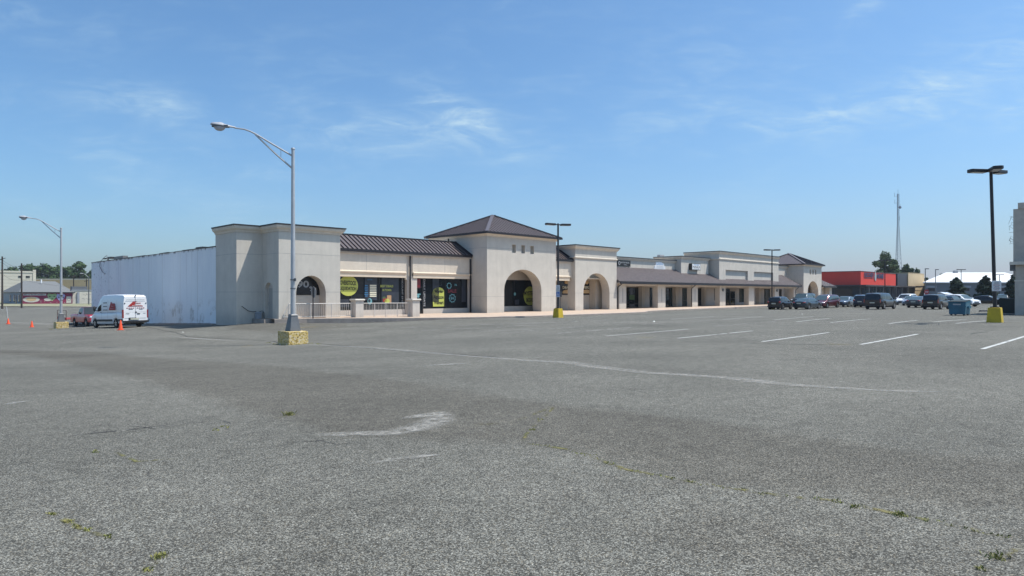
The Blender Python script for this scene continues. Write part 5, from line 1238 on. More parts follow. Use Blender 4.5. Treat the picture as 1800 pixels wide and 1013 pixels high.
def shoebox(u, Y, vtop, label, heads, sign=None, lean=0., base=.72, dirn=None):
    x = X_of(u, Y); z = gz(x, Y); h = Zv(vtop, Y)-z
    e = empty('parking_lamp', (x, Y, z), GRID, label, 'lamp post', 'black shoebox parking lot lamps')
    if base:
        b = MB(); b.frustum((0, 0), (.315, .315), (.25, .25), -.1, base); b.build('concrete_base', 'bollard_yellow', e, bevel=.02)
    b = MB(); b.box((-.17, -.17, base), (.17, .17, base+.05)); b.tube([(0, 0, base), (lean*math.cos(math.pi-GRID), lean*math.sin(math.pi-GRID), h)], .085, 8, .07)
    b.build('pole', 'black_pole', e)
    ox, oy = lean*math.cos(math.pi-GRID), lean*math.sin(math.pi-GRID)
    for ang in heads:
        b = MB(); c, s = math.cos(R(ang)), math.sin(R(ang))
        def at(a, w_, zz): return (ox+c*a-s*w_, oy+s*a+c*w_, zz)
        zz = h-.17
        b.prism([at(.25, -.22, zz), at(1.0, -.22, zz+.02), at(1.08, -.12, zz+.02), at(1.08, .12, zz+.02), at(1.0, .22, zz+.02), at(.25, .22, zz)], (0, 0, .15)); b.prism([at(0, -.05, zz+.03), at(.3, -.05, zz+.03), at(.3, .05, zz+.03), at(0, .05, zz+.03)], (0, 0, .08))
        hd = b.build('lamp_head', 'black_pole', e, bevel=.02)
        b = MB(); b.poly([at(.35, -.17, zz-.004), at(.98, -.17, zz+.012), at(.98, .17, zz+.012), at(.35, .17, zz-.004)]); b.build('lens', 'lens', hd)
    return e
c1 = shoebox(981, 51.5, 393, 'black double-headed lamp on a yellow base with blue parking signs, in front of the portal', [-25, 155])
c2 = shoebox(1749, 31.8, 298, 'black triple-headed lamp leaning slightly on a yellow base, near the right edge', [135, 205, -20], lean=.20)
shoebox(1357, 84, 438.5, 'black double-headed lamp among the parked cars left of the second tower', [140, -40], base=.5)
shoebox(1555.5, 108, 457, 'black double-headed lamp in front of the red shop', [140, -40], base=.5)
shoebox(1689.5, 150, 473.5, 'slim double-headed lamp in front of the white roof, left of the blue dumpster lid', [140, -40], base=.5)
shoebox(1757, 160, 482.5, 'slim double-headed lamp in front of the white roof, right of the leaning lamp', [140, -40], base=.5)
for u, Y, vt, lb in ((1626.5, 150, 472.5, 'slim single-arm lamp at the right end of the tan wall'), (1644.5, 165, 474, 'slim single-arm lamp in front of the left end of the white roof')):
    x = X_of(u, Y); z = gz(x, Y); h = Zv(vt, Y)-z; e = empty('street_lamp', (x, Y, z), 0, lb, 'street lamp', 'slim single-arm street lamps')
    b = MB(); b.tube([(0, 0, 0), (0, 0, h)], .11, 6, .08); b.build('pole', 'galv_dark', e); b = MB(); b.box((-.05, -.15, h-.12), (.75, .15, h+.05)); b.build('lamp_head', 'steel_dark', e)
x = X_of(156, 150); e = empty('street_lamp', (x, 150, gz(x, 150)), 0, 'distant street lamp with a curved arm beside the tan wall', 'street lamp'); hh = Zv(486, 150)-gz(x, 150)
b = MB(); b.tube([(0, 0, 0), (0, 0, hh)], .14, 6, .1); b.build('pole', 'galv_dark', e); b = MB(); b.tube([(0, 0, hh-.3), (-.8, 0, hh+.5), (-1.5, 0, hh+.65)], .05, 6); b.ball((-1.7, 0, hh+.66), (.4, .15, .12), 8, 5); b.build('arm', 'galv', e)
# signs hung on lamp posts: things of their own
def postsign(name, x, y, z, w, h, rz, label, cat, face, build):
    e = empty(name, (x, y, z), rz, label, cat); b = MB(); b.box((-w/2, -.02, 0), (w/2, 0, h)); b.build('panel', face, e, bevel=.004); g = MB(); build(g, w, h); g.build('lettering', ['red_text', 'ink', 'sign_white', 'sign_blue'], e); return e
cam_yaw = lambda x, y: -math.atan2(x, y)
x, y = c2.location.x-.03, c2.location.y-.14; z0 = Zv(512, y)
def notice(g, w, h):
    g.mi = 1; text(g, 'PRIVATE PROPERTY', (0, -.024, h*.88), AX, AZ, w*.5, h*.05, .01)
    for k, (tx, mi) in enumerate((('CUSTOMER PARKING', 1), ('ONLY', 0), ('UNAUTHORIZED', 0), ('VEHICLES WILL BE', 1), ('TOWED AWAY', 0), ('AT OWNERS', 1), ('EXPENSE', 0))): g.mi = mi; text(g, tx, (0, -.024, h*(.78-.11*k)), AX, AZ, w*(.5+.28*((k*7) % 3)/2), h*.062, .02)
    g.mi = 0
postsign('parking_notice', x, y, z0, .38, .50, R(-20), 'white notice board with red and black lines on the leaning lamp post', 'sign', 'sign_white', notice)
x, y = c1.location.x-.02, c1.location.y-.12
def acc(g, w, h):
    g.mi = 3; rect(g, (0, -.022, h*.45), AX, AZ, w*.84, h*.7); g.mi = 2
    disc(g, (-.01, -.025, h*.68), AX, AZ, .025, .025, 8); ring(g, (0, -.025, h*.33), h*.12, h*.17, 14); g.box((-.03, -.027, h*.36), (.0, -.024, h*.62)); g.box((-.02, -.027, h*.4), (.05, -.024, h*.46))
postsign('accessible_parking_sign', x, y, Zv(522.5, y), .30, .52, 0, 'blue and white accessible parking sign on the lamp post in front of the portal', 'sign', 'sign_white', acc)
def resv(g, w, h):
    g.mi = 1
    for k, tx in enumerate(('RESERVED', 'PARKING', 'PERMIT', 'ONLY')): text(g, tx, (0, -.024, h*(.82-.2*k)), AX, AZ, w*.7, h*.1, .01)
postsign('penalty_sign', x, y, Zv(512, y), .30, .46, 0, 'pale parking notice above the blue accessible sign', 'sign', 'sign_white', resv)
b = MB(); x2, y2 = c1.location.x+.16, c1.location.y-.02; e = empty('meter_box', (x2, y2, Zv(522, y2)), GRID, 'small dark box strapped to the lamp post in front of the portal', 'electrical box'); b.box((-.05, -.08, -.0), (.12, .08, .42)); b.build('casing', 'steel_dark', e); b = MB(); b.tube([(.03, 0, 0), (.03, 0, -.9)], .02, 5); b.build('conduit', 'steel_dark', e)
# stop sign from behind
Ys = 45.6; x = X_of(550.3, Ys); z = gz(x, Ys); e = empty('stop_sign', (x, Ys, z), R(-45), 'stop sign seen from its grey back on a thin dark post by the railing', 'stop sign'); ht = Zv(504, Ys)-z
b = MB(); b.box((-.03, -.03, -.1), (.03, .03, ht-.05)); b.build('post', 'steel_dark', e)
rr_ = .40; oc = [(rr_*math.cos(R(22.5+45*k)), .045, ht-.40+rr_*math.sin(R(22.5+45*k))) for k in range(8)]
b = MB(); b.prism(oc, (0, .004, 0)); pn = b.build('panel_back', 'sign_back', e); b = MB(); b.poly([(p[0], .052, p[2]) for p in oc]); fc = b.build('panel_face', 'red_text', e); b = MB(); text(b, 'STOP', (0, .055, ht-.40), (-1, 0, 0), AZ, .5, .22, .02); b.build('lettering', 'sign_white', e)
# traffic cones
def cone_(u, v, label, hh=.7):
    x, y = G(u, v); e = empty('traffic_cone', (x, y, gz(x, y)), .3, label, 'cone', 'orange traffic cones by the lamp and the van')
    b = MB(); b.box((-.19, -.19, 0), (.19, .19, .035)); b.build('foot', 'cone', e); b = MB(); b.lathe([(.145, .035), (.04, hh-.02), (.03, hh)], n=14); b.build('body', 'cone', e, smooth=True)
cone_(212, 580.5, 'orange traffic cone just behind the work van'); cone_(56, 575.5, 'orange traffic cone left of the yellow lamp block', .62); cn = cone_(14.5, 570, 'orange traffic cone at the left edge with a leaning white stick', .62)
x, y = G(14.5, 570); z = gz(x, y); b = MB(); b.tube([(x, y, z+.3), (x-.18, y, z+1.9)], .018, 5); tag(b.build('marker_stick', 'sign_white'), 'thin white stick standing in the leftmost traffic cone', 'stick')
# dumpster and dark bin at right
x, y = G(1682, 555.); x += D1[0]*.95; y += D1[1]*.95; e = empty('dumpster', (x, y, gz(x, y)), GRID-math.pi/2, 'blue metal dumpster with dark lids, standing behind the leaning lamp', 'dumpster')
b = MB(); w_, l_ = .56, .92
b.add([(-w_*.9, -l_, .1), (w_*.9, -l_, .1), (w_*.9, l_, .1), (-w_*.9, l_, .1), (-w_, -l_-.05, 1.02), (w_, -l_-.05, 1.02), (w_, l_, 1.14), (-w_, l_, 1.14)], [(3,2,1,0),(4,5,6,7),(0,1,5,4),(1,2,6,5),(2,3,7,6),(3,0,4,7)]); b.build('container', 'dumpster', e, bevel=.01)
b = MB(); b.poly([(w_*.9+.008, -l_+.1, .16), (w_*.9+.008, l_-.1, .16), (w_+.006, l_-.1, 1.0), (w_+.006, -l_+.1, .95)]); b.build('sunlit_side', 'dumpster_sunlit', e)  # sun on this side put into the colour, as a paler sheet
for z_ in (.68, .96): b = MB(); b.box((-w_-.03, -l_-.09, z_), (w_+.03, -l_-.03, z_+.05)); b.build('rib', 'dumpster', e)
for sx in (-1, 1):
    b = MB(); b.box((sx*(w_+.05)-.05, -.4, .55), (sx*(w_+.05)+.05, .5, .72)); b.build('fork_pocket', 'dumpster', e)
    b = MB(); c = sx*w_/2; b.prism([(c-w_/2, -l_-.1, 1.04), (c+w_/2, -l_-.1, 1.04), (c+w_/2, l_, 1.17), (c-w_/2, l_, 1.17)], (0, 0, .035)); b.build('lid', 'bin_dark', e)
b = MB(); rect(b, (0, -l_-.045, .85), AX, AZ, .5, .10); b.build('worn_plate', 'grey_text', e)
for xx in (-.4, .4):
    for yy in (-.7, .7): b = MB(); b.lathe([(.07, yy-.03), (.07, yy+.03)], (xx, 0, .06), 10, 'y'); b.build('caster', 'tyre', e)
Yb = 52; x = X_of(1773, Yb); e = empty('waste_container', (x, Yb, gz(x, Yb)), GRID, 'dark green waste container in the shade of the tan building', 'dumpster')
b = MB(); b.prism([(-.4, -.5, .1), (-.4, -.6, 1.15), (-.4, .6, 1.15), (-.4, .5, .1)], (.8, 0, 0)); b.build('container', 'bin_dark', e); b = MB(); b.prism([(-.45, -.66, 1.15), (-.45, .66, 1.15), (-.45, .5, 1.32), (-.45, -.5, 1.25)], (.9, 0, 0)); b.build('lid', 'bin_dark', e)
SKY_DUST, CLOUD_K, SKY_S, EXPO = 2.0, .9, .148, 0.17
# ------------------------------------------------------------------ the tan building at the right edge
def bld(name, u, Y, label, z=None, cat='building', rz=None): x = X_of(u, Y); return empty(name, (x, Y, gz(x, Y) if z is None else z), GRID if rz is None else rz, label, cat)
Yr = 50.5; e = bld('brick_building', 1783.8, Yr, 'tan brick building with a tall stair block at the right edge', rz=GRID-math.pi/2); z0 = e.location.z
zt = lambda v: Zv(v, Yr)-z0
b = MB(); b.box((0, 0, -.2), (7, 9, zt(495))); b.build('brick_wall', 'tan_brick', e)
b = MB(); b.box((-.03, -.03, zt(495)), (7.03, 9, zt(492.5))); b.build('band', 'cornice', e)
b = MB(); b.box((.04, .02, zt(492.5)), (7, 9, zt(465.5)))
for k in range(20): b.box((.1+k*.35, -.01, zt(492)), (.16+k*.35, .02, zt(466)))
b.build('board_wall', 'tan_brick', e)
b = MB(); b.prism([(-.25, -.35, zt(465.5)), (7.2, -.35, zt(465.5)), (7.2, 3, zt(452)), (1.2, 3, zt(452)), (-.25, 3.5, zt(465.5))], (0, 0, .16)); b.build('shed_roof', 'shingle', e)
b = MB(); b.box((-.28, -.38, zt(466)), (7.2, -.3, zt(460.5))); b.build('gutter', 'cornice', e)
b = MB(); b.box((-.3, 1.6, 3), (7, 8, zt(364))); b.box((.0, 1.5, zt(364)), (.4, 1.9, zt(353.5))); b.box((1.2, 1.45, zt(440)), (6, 1.6, zt(364))); b.build('stair_block', 'tan_brick', e)
b = MB(); b.box((-.35, .3, zt(476)), (-.0, .9, zt(461.5))); b.build('wall_unit', 'galv_dark', e)
b = MB()
rr = random.Random(4)
for k in range(12):
    z = zt(rr.uniform(376, 425)); y = rr.uniform(1.6, 2.2); b.tube([(-.3, y, z), (-.4-.2*rr.random(), y+.1, z+rr.uniform(-.1, .3)), (-.4-.25*rr.random(), y, z-rr.random()*.3)], .012, 4)
b.build('dry_creeper', 'bark', e)
x, y = G(1735, 548); e = empty('parking_block', (x, y, gz(x, y)), R(5), 'dark low rubber block lying left of the leaning lamp base', 'wheel stop'); b = MB(); b.frustum((0, 0), (.75, .12), (.7, .07), 0, .14); b.build('block', 'steel_dark', e)
# ------------------------------------------------------------------ red shop
def zrow(v, Y, base): return Zv(v, Y)-base
Yc = 167; xc = X_of(1513, Yc); o_ = (xc, Yc); base = gz(xc, Yc)
e = empty('red_store', (xc, Yc, base), GRID, 'low red shop with a tan end wall and dark canopy beyond the plaza', 'building')
S = lambda u: s_of(u, 0, o_); T = lambda u: t_of(u, 0, o_)
s1, s1b, s2, s3 = S(1574.5), S(1577.5), S(1594.5), S(1622.8); tB = T(1438); z = lambda v: zrow(v, Yc, base)
b = MB(); b.box((0, 0, z(501)), (s1, 12, z(477.3))); b.box((0, 12, z(501)), (8, tB, z(477.3))); b.build('red_band', 'red_wall', e)
b = MB(); b.box((-.06, -.06, z(477.3)), (s1+.05, tB, z(476.3))); b.build('coping', 'door_dark', e)
b = MB(); b.box((s1, .5, -.3), (s1b, 12, z(478))); b.box((s1b, .0, -.3), (s2, 12, z(476.2))); b.build('dark_wall', 'dark_wall', e)
b = MB(); b.box((s2, -.3, -.3), (s3, 20, z(473.3))); b.box((s2, -.35, z(472.9)), (s3+.1, 20, z(472.2)))
b.box((s2+5, -.36, z(509)), (s3, -.28, z(507.8))); b.build('tan_wall', 'tan_wall', e)
b = MB(); b.box((-1.2, -1.8, z(503.5)), (s2+8, 0, z(501))); b.box((-1.8, -1.8, z(503.5)), (-.01, tB, z(501))); b.box((s2+2, -5, z(503)), (s2+12, -1.8, z(500.5))); b.build('canopy', 'canopy_brown', e)
b = MB(); b.box((.05, .3, -.3), (s1, 1, z(501.2))); b.box((.3, .3, -.3), (1, tB, z(501.2))); b.build('shopfront_wall', 'dark_wall', e)
for k in range(9):
    b = MB(); b.box((1.5+k*3., .22, .2), (3.9+k*3., .29, 3.4)); fr = b.build('shop_window', 'window_frame', e); b = MB(); b.box((1.6+k*3., .19, .3), (3.8+k*3., .215, 3.3)); b.build('pane', 'glass_green' if k % 2 else 'glass', fr)
for k in range(5):
    b = MB(); b.box((.22, 2+k*6., .2), (.29, 6.5+k*6., 3.2)); fr = b.build('shop_window', 'window_frame', e); b = MB(); b.box((.19, 2.1+k*6., .3), (.215, 6.4+k*6., 3.1)); b.build('pane', 'glass', fr)
for k in range(7): b = MB(); b.box((1+k*6., -1.7, -.2), (1.2+k*6., -1.5, z(503.5))); b.build('canopy_post', 'galv_dark', e)
b = MB(); b.box((3, 20, z(477.3)), (7, 24, z(475))); b.build('rooftop_box', 'hvac', e)
sg = empty('red_store_sign', (o_[0]+D1[0]*S(1518), o_[1]+D1[1]*S(1518), base+z(489.8)), GRID, 'dark navy channel-letter sign on the red shop front', 'sign'); g = MB(); W_ = S(1553.5)-S(1518)
text(g, 'DISCOVERY', (W_*.25, -.12, 1.0), AX, AZ, W_*.48, 1.3, .06); text(g, 'HOME', (W_*.80, -.12, .95), AX, AZ, W_*.36, 1.4, .08)
n0 = len(g.v); g.mi = 1; disc(g, (W_*.55, -.13, .7), AX, AZ, .8, 1.2, 12); g.build('letters', ['navy_letter', 'grey_text'], sg)
g = MB(); text(g, 'FURNITURE AND MORE', (W_*.3, -.02, .1), AX, AZ, W_*.55, .25, .01); g.build('tagline', 'door_dark', sg)
e = bld('stop_sign', 1628.5, 100, 'distant red stop sign at the right end of the tan wall', cat='stop sign', rz=0); hz = Zv(510, 100)-e.location.z
b = MB(); b.tube([(0, 0, 0), (0, 0, hz)], .04, 5); b.build('post', 'galv_dark', e); b = MB(); b.prism([(.4*math.cos(R(22.5+45*k)), -.06, hz-.3+.4*math.sin(R(22.5+45*k))) for k in range(8)], (0, .02, 0)); b.build('panel', 'red_text', e); b = MB(); text(b, 'STOP', (0, -.065, hz-.3), AX, AZ, .5, .22, .02); b.build('lettering', 'sign_white', e)
# ------------------------------------------------------------------ white-roofed building
Yw = 190; xw = X_of(1624, Yw); e = empty('warehouse', (xw, Yw, gz(xw, Yw)), 0, 'grey building with a broad white metal roof behind the dark conifers', 'building'); bw = e.location.z
zz = lambda v, Y=Yw: Zv(v, Y)-bw; LW = X_of(1830, Yw)-xw
b = MB(); b.prism([(.8, .5, -.4), (LW, .5, -.4), (LW, 27, -.4), (18., 27, -.4)], (0, 0, zz(497.3)+.4)); b.build('wall', 'grey_clad', e)
rid = Zv(480.5, Yw+14)-bw; ev = zz(497.8)
b = MB(); rx0 = X_of(1663, Yw+14)-xw
b.prism([(-.3, 0, ev), (LW, 0, ev), (LW, 14, rid), (rx0, 14, rid)], (0, 0, .25)); b.prism([(-.3, 0, ev), (rx0, 14, rid), (18.2, 28, ev)], (0, 0, .25)); b.build('roof', 'white_roof', e)
b = MB(); b.box((X_of(1675, Yw+14)-xw, 13, rid-.2), (X_of(1680, Yw+14)-xw, 14, rid+.8)); b.build('roof_vent', 'hvac', e)
for u0, u1 in ((1633, 1645), (1695, 1706), (1757, 1768)):
    a, c = X_of(u0, Yw)-xw, X_of(u1, Yw)-xw; b = MB(); b.box((a, .42, zz(512)), (c, .49, zz(506.5))); w_ = b.build('window', 'window_frame', e); b = MB(); b.box((a+.15, .38, zz(511.5)), (c-.15, .415, zz(507))); b.build('pane', 'glass', w_)
    b = MB(); b.box((a-.5, .44, zz(506)), (c+.5, .48, zz(502.5))); b.build('wall_panel', 'grey_clad_light', e)
# ------------------------------------------------------------------ lattice mast
Ym = 240; e = bld('radio_mast', 1578.5, Ym, 'tall thin steel lattice radio mast behind the red shop', cat='mast', rz=.3); zb_ = e.location.z; H_ = Zv(343, Ym)-zb_; Hb = Zv(398, Ym)-zb_
b = MB()
wdt = lambda h: lerp(1.75, .42, min(1, h/Hb)) if h < Hb else .38
legs = [(math.cos(R(90+120*k)), math.sin(R(90+120*k))) for k in range(3)]
hs = [0]; 
while hs[-1] < H_: hs.append(hs[-1]+max(.9, wdt(hs[-1])*1.5))
for k, (cx, cy) in enumerate(legs): b.tube([(cx*wdt(h), cy*wdt(h), h) for h in hs], .065, 4, .05)
for i in range(len(hs)-1):
    for k in range(3):
        a, c = legs[k], legs[(k+1) % 3]; w0, w1 = wdt(hs[i]), wdt(hs[i+1])
        b.tube([(a[0]*w0, a[1]*w0, hs[i]), (c[0]*w1, c[1]*w1, hs[i+1])], .032, 3, caps=False); b.tube([(c[0]*w0, c[1]*w0, hs[i]), (a[0]*w1, a[1]*w1, hs[i+1])], .032, 3, caps=False); b.tube([(a[0]*w0, a[1]*w0, hs[i]), (c[0]*w0, c[1]*w0, hs[i])], .04, 3, caps=False)
b.build('lattice', 'lattice', e)
b = MB(); b.tube([(0, 0, H_), (0, 0, H_+2)], .06, 4)
for h, dx in ((H_-.5, -1.6), (H_-3, -1.5), (H_-4.5, 1.), (H_-9, .8)): b.tube([(0, 0, h), (dx, 0, h)], .05, 4); b.tube([(dx, 0, h-.3), (dx, 0, h+1.2)], .06, 4)
b.lathe([(.1, -.3), (.5, -.25), (.5, .1), (.1, .2)], (.9, 0, H_-4.5), 8, 'y'); b.build('antennas', 'lattice', e)
# ------------------------------------------------------------------ left background
Ym_ = 164; xm = X_of(37.5, Ym_); om = (xm, Ym_); base = gz(xm, Ym_)
e = empty('mural_shop', (xm, Ym_, base), GRID, 'low shop with a grey shingle roof and a crimson mural of two masks', 'building')
se = s_of(127.5, 0, om); te_ = t_of(5, 0, om); z = lambda v, Y=Ym_: Zv(v, Y)-base
zev = z(513.5); zri = Zv(494, Ym_+9)-base
b = MB(); b.box((0, 0, -.4), (se, te_, zev)); b.build('wall', 'mask_violet', e) if False else None
b = MB(); b.box((.0, .0, -.4), (se, .3, zev)); fw_ = b.build('mural_wall', 'mural', e)
b = MB(); b.box((0, .31, -.4), (se, te_, zev)); b.build('wall', 'grey_clad_light', e)
b = MB(); r0 = (2.2, te_*.42, zri); r1 = (se-1.6, te_*.42, zri)
q = [(-.5, -.5, zev), (se+.5, -.5, zev), (se+.5, te_+.3, zev), (-.5, te_+.3, zev)]
b.poly([q[0], q[1], r1, r0]); b.poly([q[1], q[2], r1]); b.poly([q[2], q[3], r0, r1]); b.poly([q[3], q[0], r0]); b.poly(q); b.build('roof', 'shingle', e)
b = MB(); b.box((-.5, -.55, zev-.25), (se+.5, -.45, zev)); b.build('gutter', 'coping', e)
for f_ in (.42, .82): b = MB(); b.tube([(se*f_+1, te_*.3, zri-.6), (se*f_+1, te_*.3, zri+.4)], .16, 8); b.build('roof_vent', 'white_paint', e)
ms = lambda u: s_of(u, 0, om)
g = MB(); rect(g, ((ms(41)+ms(81))/2, -.03, z(518)), AX, AZ, ms(81)-ms(41), .42); sb = g.build('banner', 'sign_white', fw_); g = MB(); text(g, 'BEST IN ENTERTAINMENT', ((ms(41)+ms(81))/2, -.05, z(518)), AX, AZ, ms(80)-ms(42), .26, .02); g.build('banner_lettering', 'ink', sb)
def blob(g, u, v, ru, rv, yy, pts=None, n=16):
    c = ms(u); zc = z(v); ks = 1150*(D1[0]-((u-900)/1150)*D1[1])/Ym_; pts = pts or [(math.cos(2*math.pi*k/n), math.sin(2*math.pi*k/n)) for k in range(n)]
    g.poly([(c+x*ru/ks, yy, zc+y*rv*Ym_/1150) for x, y in pts])
g = MB(); blob(g, 55, 527, 15, 5, -.03); blob(g, 84, 527, 7, 3, -.03); g.mi = 1; blob(g, 55, 526, 9, 3.5, -.05); g.mi = 2
mk = [(-1, .55), (-.7, 1), (0, .85), (.7, 1), (1, .55), (.75, -.1), (0, -1), (-.75, -.1)]
blob(g, 91.5, 523, 9, 7, -.04, mk); g.mi = 3; blob(g, 106.5, 524, 8.5, 7.5, -.035, mk); g.mi = 4
for u in (87.5, 95.5, 103, 110.5): blob(g, u, 521.5 if u < 100 else 523, 1.7, .9, -.06)
blob(g, 91.8, 526, 2.4, .9, -.06); g.mi = 0; blob(g, 121, 527.5, 4.5, 6, -.045, [(-1, -1), (1, -1), (1, 1), (-1, 1)]); g.mi = 4; ring(g, (ms(121), -.06, z(527)), .32, .38, 12)
for k in range(14): g.mi = 0; blob(g, 70+rr.random()*48, 529+rr.random()*4, .6, .5, -.055, n=6)
g.build('mural_painting', ['cream_wall', 'mural_tan', 'mask_green', 'mask_violet', 'ink'], fw_)
for k, (a, c) in enumerate(((2, 4), (6.5, 7.6), (9, 11), (15, 17))):
    b = MB(); b.box((-.06, a, .5 if k != 1 else 0), (-.01, c, 2.4)); w_ = b.build('window' if k != 1 else 'door', 'door_dark', e); b = MB(); b.box((-.09, a+.15, .7 if k != 1 else .2), (-.065, c-.15, 2.25)); b.build('pane', 'glass', w_)
# pale annex behind
xa = X_of(126, 172); e = bld('pale_annex', 126, 172, 'cream flat-roofed annex with scribbled graffiti, right of the mural shop'); ba = e.location.z; o4 = (xa, 172); sa_ = s_of(185, 0, o4)
b = MB(); b.box((0, 0, -.4), (sa_, 12, Zv(511, 172)-ba)); b.build('wall', 'cream_wall', e); b = MB(); b.box((-.1, -.12, Zv(511, 172)-ba), (sa_, 12.1, Zv(509.5, 172)-ba)); b.build('coping', 'grey_clad_light', e)
b = MB()
for k in range(30):
    x, zc = 2+rr.random()*5, 1+rr.random()*1.6; b.box((x, -.02, zc), (x+.1+rr.random()*.3, -.005, zc+.06))
b.build('graffiti', 'galv_dark', e)
b = MB(); b.box((1.2, -.3, -.3), (1.7, -.05, 3.)); b.build('pilaster', 'grey_clad_light', e)
b = MB(); b.box((0.5, 2, Zv(509.5, 172)-ba), (4, 4, Zv(503.5, 172)-ba)); b.build('rooftop_box', 'galv_dark', e)
# beige two-storey and tan hall
e = bld('beige_hall', 61.5, 225, 'beige two-storey hall at the far left behind the mural shop'); bb = e.location.z; Z_ = lambda v: Zv(v, 225)-bb
b = MB(); b.box((-16, 0, -.5), (0, 30, Z_(480))); b.box((-16.2, -.15, Z_(480)), (.2, 30, Z_(477))); b.build('wall', 'beige_wall', e); b = MB(); b.box((-.6, -.2, -.5), (.25, .4, Z_(474.5))); b.build('corner_pier', 'cream_wall', e)
b = MB()
for k in range(5): b.box((-16, -.03, Z_(486+k*6)), (-.6, -.005, Z_(486+k*6)+.06))
b.build('board_lines', 'cream_wall', e)
oh = (e.location.x, e.location.y)
for u in (35.5, 49): s = s_of(u, 0, oh); b = MB(); b.box((s-.55, -.08, Z_(488.7)), (s+.55, -.0, Z_(485.5))); w_ = b.build('window', 'window_frame', e); b = MB(); b.box((s-.5, -.12, Z_(488.4)), (s+.5, -.085, Z_(485.8))); b.build('pane', 'glass', w_)
e = bld('tan_hall', 60, 250, 'long tan flat-roofed hall behind the mural shop, below the trees', rz=R(3)); bb = e.location.z; Z_ = lambda v: Zv(v, 250)-bb
b = MB(); b.box((0, 0, -.5), (40, 25, Z_(492))); b.build('wall', 'tan_wall', e); b = MB(); b.box((0, -.1, Z_(492)), (40, 25, Z_(490))); b.build('coping', 'cream_wall', e)
# verge and sidewalk across the left street
def drape(name, matn, pts, nx=20, lift=.02, thick=0.):
    (a, b_, c, d) = pts; vs = []; fs = []; ny = 4
    for j in range(ny+1):
        for i in range(nx+1):
            p = [lerp(lerp(a[k], b_[k], i/nx), lerp(d[k], c[k], i/nx), j/ny) for k in (0, 1)]; vs.append((p[0], p[1], gz(*p)+lift))
    for j in range(ny):
        for i in range(nx): q = j*(nx+1)+i; fs.append((q, q+1, q+nx+2, q+nx+1))
    m_ = MB(); m_.add(vs, fs); return tag(m_.build(name, matn, recalc=False), kind='structure')
drape('verge', 'grass', ((-150, 133), (-60, 133), (-60, 162), (-150, 162)), lift=.14)
drape('street_kerb', 'cornice', ((-150, 131.5), (-60, 131.5), (-60, 133), (-150, 133)), lift=.13)
drape('far_grass', 'grass', ((-260, 175), (60, 175), (60, 330), (-260, 330)), lift=.05)
drape('verge', 'grass', ((88, 128), (170, 128), (170, 133), (88, 133)), lift=.1)
# utility poles and wires
poles = []
for (u, Y, vt, lb) in ((4, 120, 451, 'dark wooden utility pole at the left edge'), (38, 125, 463, 'dark wooden utility pole in front of the mural shop'), (129.5, 175, 484, 'thin pole above the cream annex roof'), (152, 180, 491, 'short dark post beside the distant lamp')):
    x = X_of(u, Y); z = gz(x, Y); h = Zv(vt, Y)-z; e = empty('utility_pole', (x, Y, z), 0, lb, 'utility pole', 'wooden utility poles across the street'); b = MB(); b.tube([(0, 0, -.2), (0, 0, h)], .17, 8, .12); b.build('pole', 'wood_pole', e)
    b = MB(); b.tube([(-.6, 0, h-.6), (.6, 0, h-.3)], .06, 4); b.build('crossarm', 'wood_pole', e); poles.append((x, Y, z+h))
b = MB()
for k, dz in enumerate((.6, 1.1, 3.2)):
    a, c = poles[0], poles[1]; d = (X_of(175, 190), 190, Zv(487, 190))
    for p, q in (((a[0]-40, a[1]-20, a[2]+1), a), (a, c), (c, d)):
        b.tube([(lerp(p[0], q[0], t), lerp(p[1], q[1], t), lerp(p[2], q[2], t)-dz-2.*t*(1-t)*1.) for t in [i/8 for i in range(9)]], .018, 3, caps=False)
tag(b.build('overhead_wires', 'cable'), 'thin overhead wires strung between the utility poles at left', 'wires')
# ------------------------------------------------------------------ trees
def crown(mb, blobs, n, size, rnd, flat=.8):
    for _ in range(n):
        c, r = rnd.choices(blobs, [b_[1][0]*b_[1][2] for b_ in blobs])[0]
        while True:
            d = Vector((rnd.gauss(0, 1), rnd.gauss(0, 1), rnd.gauss(0, 1)))
            if d.length > .1: break
        d.normalize(); k = rnd.uniform(.3, 1.)**.5*(1+.35*abs(rnd.gauss(0, .5)))
        p = Vector((c[0]+d.x*r[0]*k, c[1]+d.y*r[1]*k, c[2]+d.z*r[2]*k)); s = size*rnd.uniform(.6, 1.4)
        a = Vector((rnd.gauss(0, 1), rnd.gauss(0, 1), rnd.gauss(0, 1)*.6)).normalized(); t = a.cross(d if abs(a.dot(d)) < .9 else Vector((0, 0, 1))).normalized()
        mb.add([p-a*s*.5, p+t*s*.35+a*s*.05, p+a*s*.6, p-t*s*.3], [(0, 1, 2, 3)])
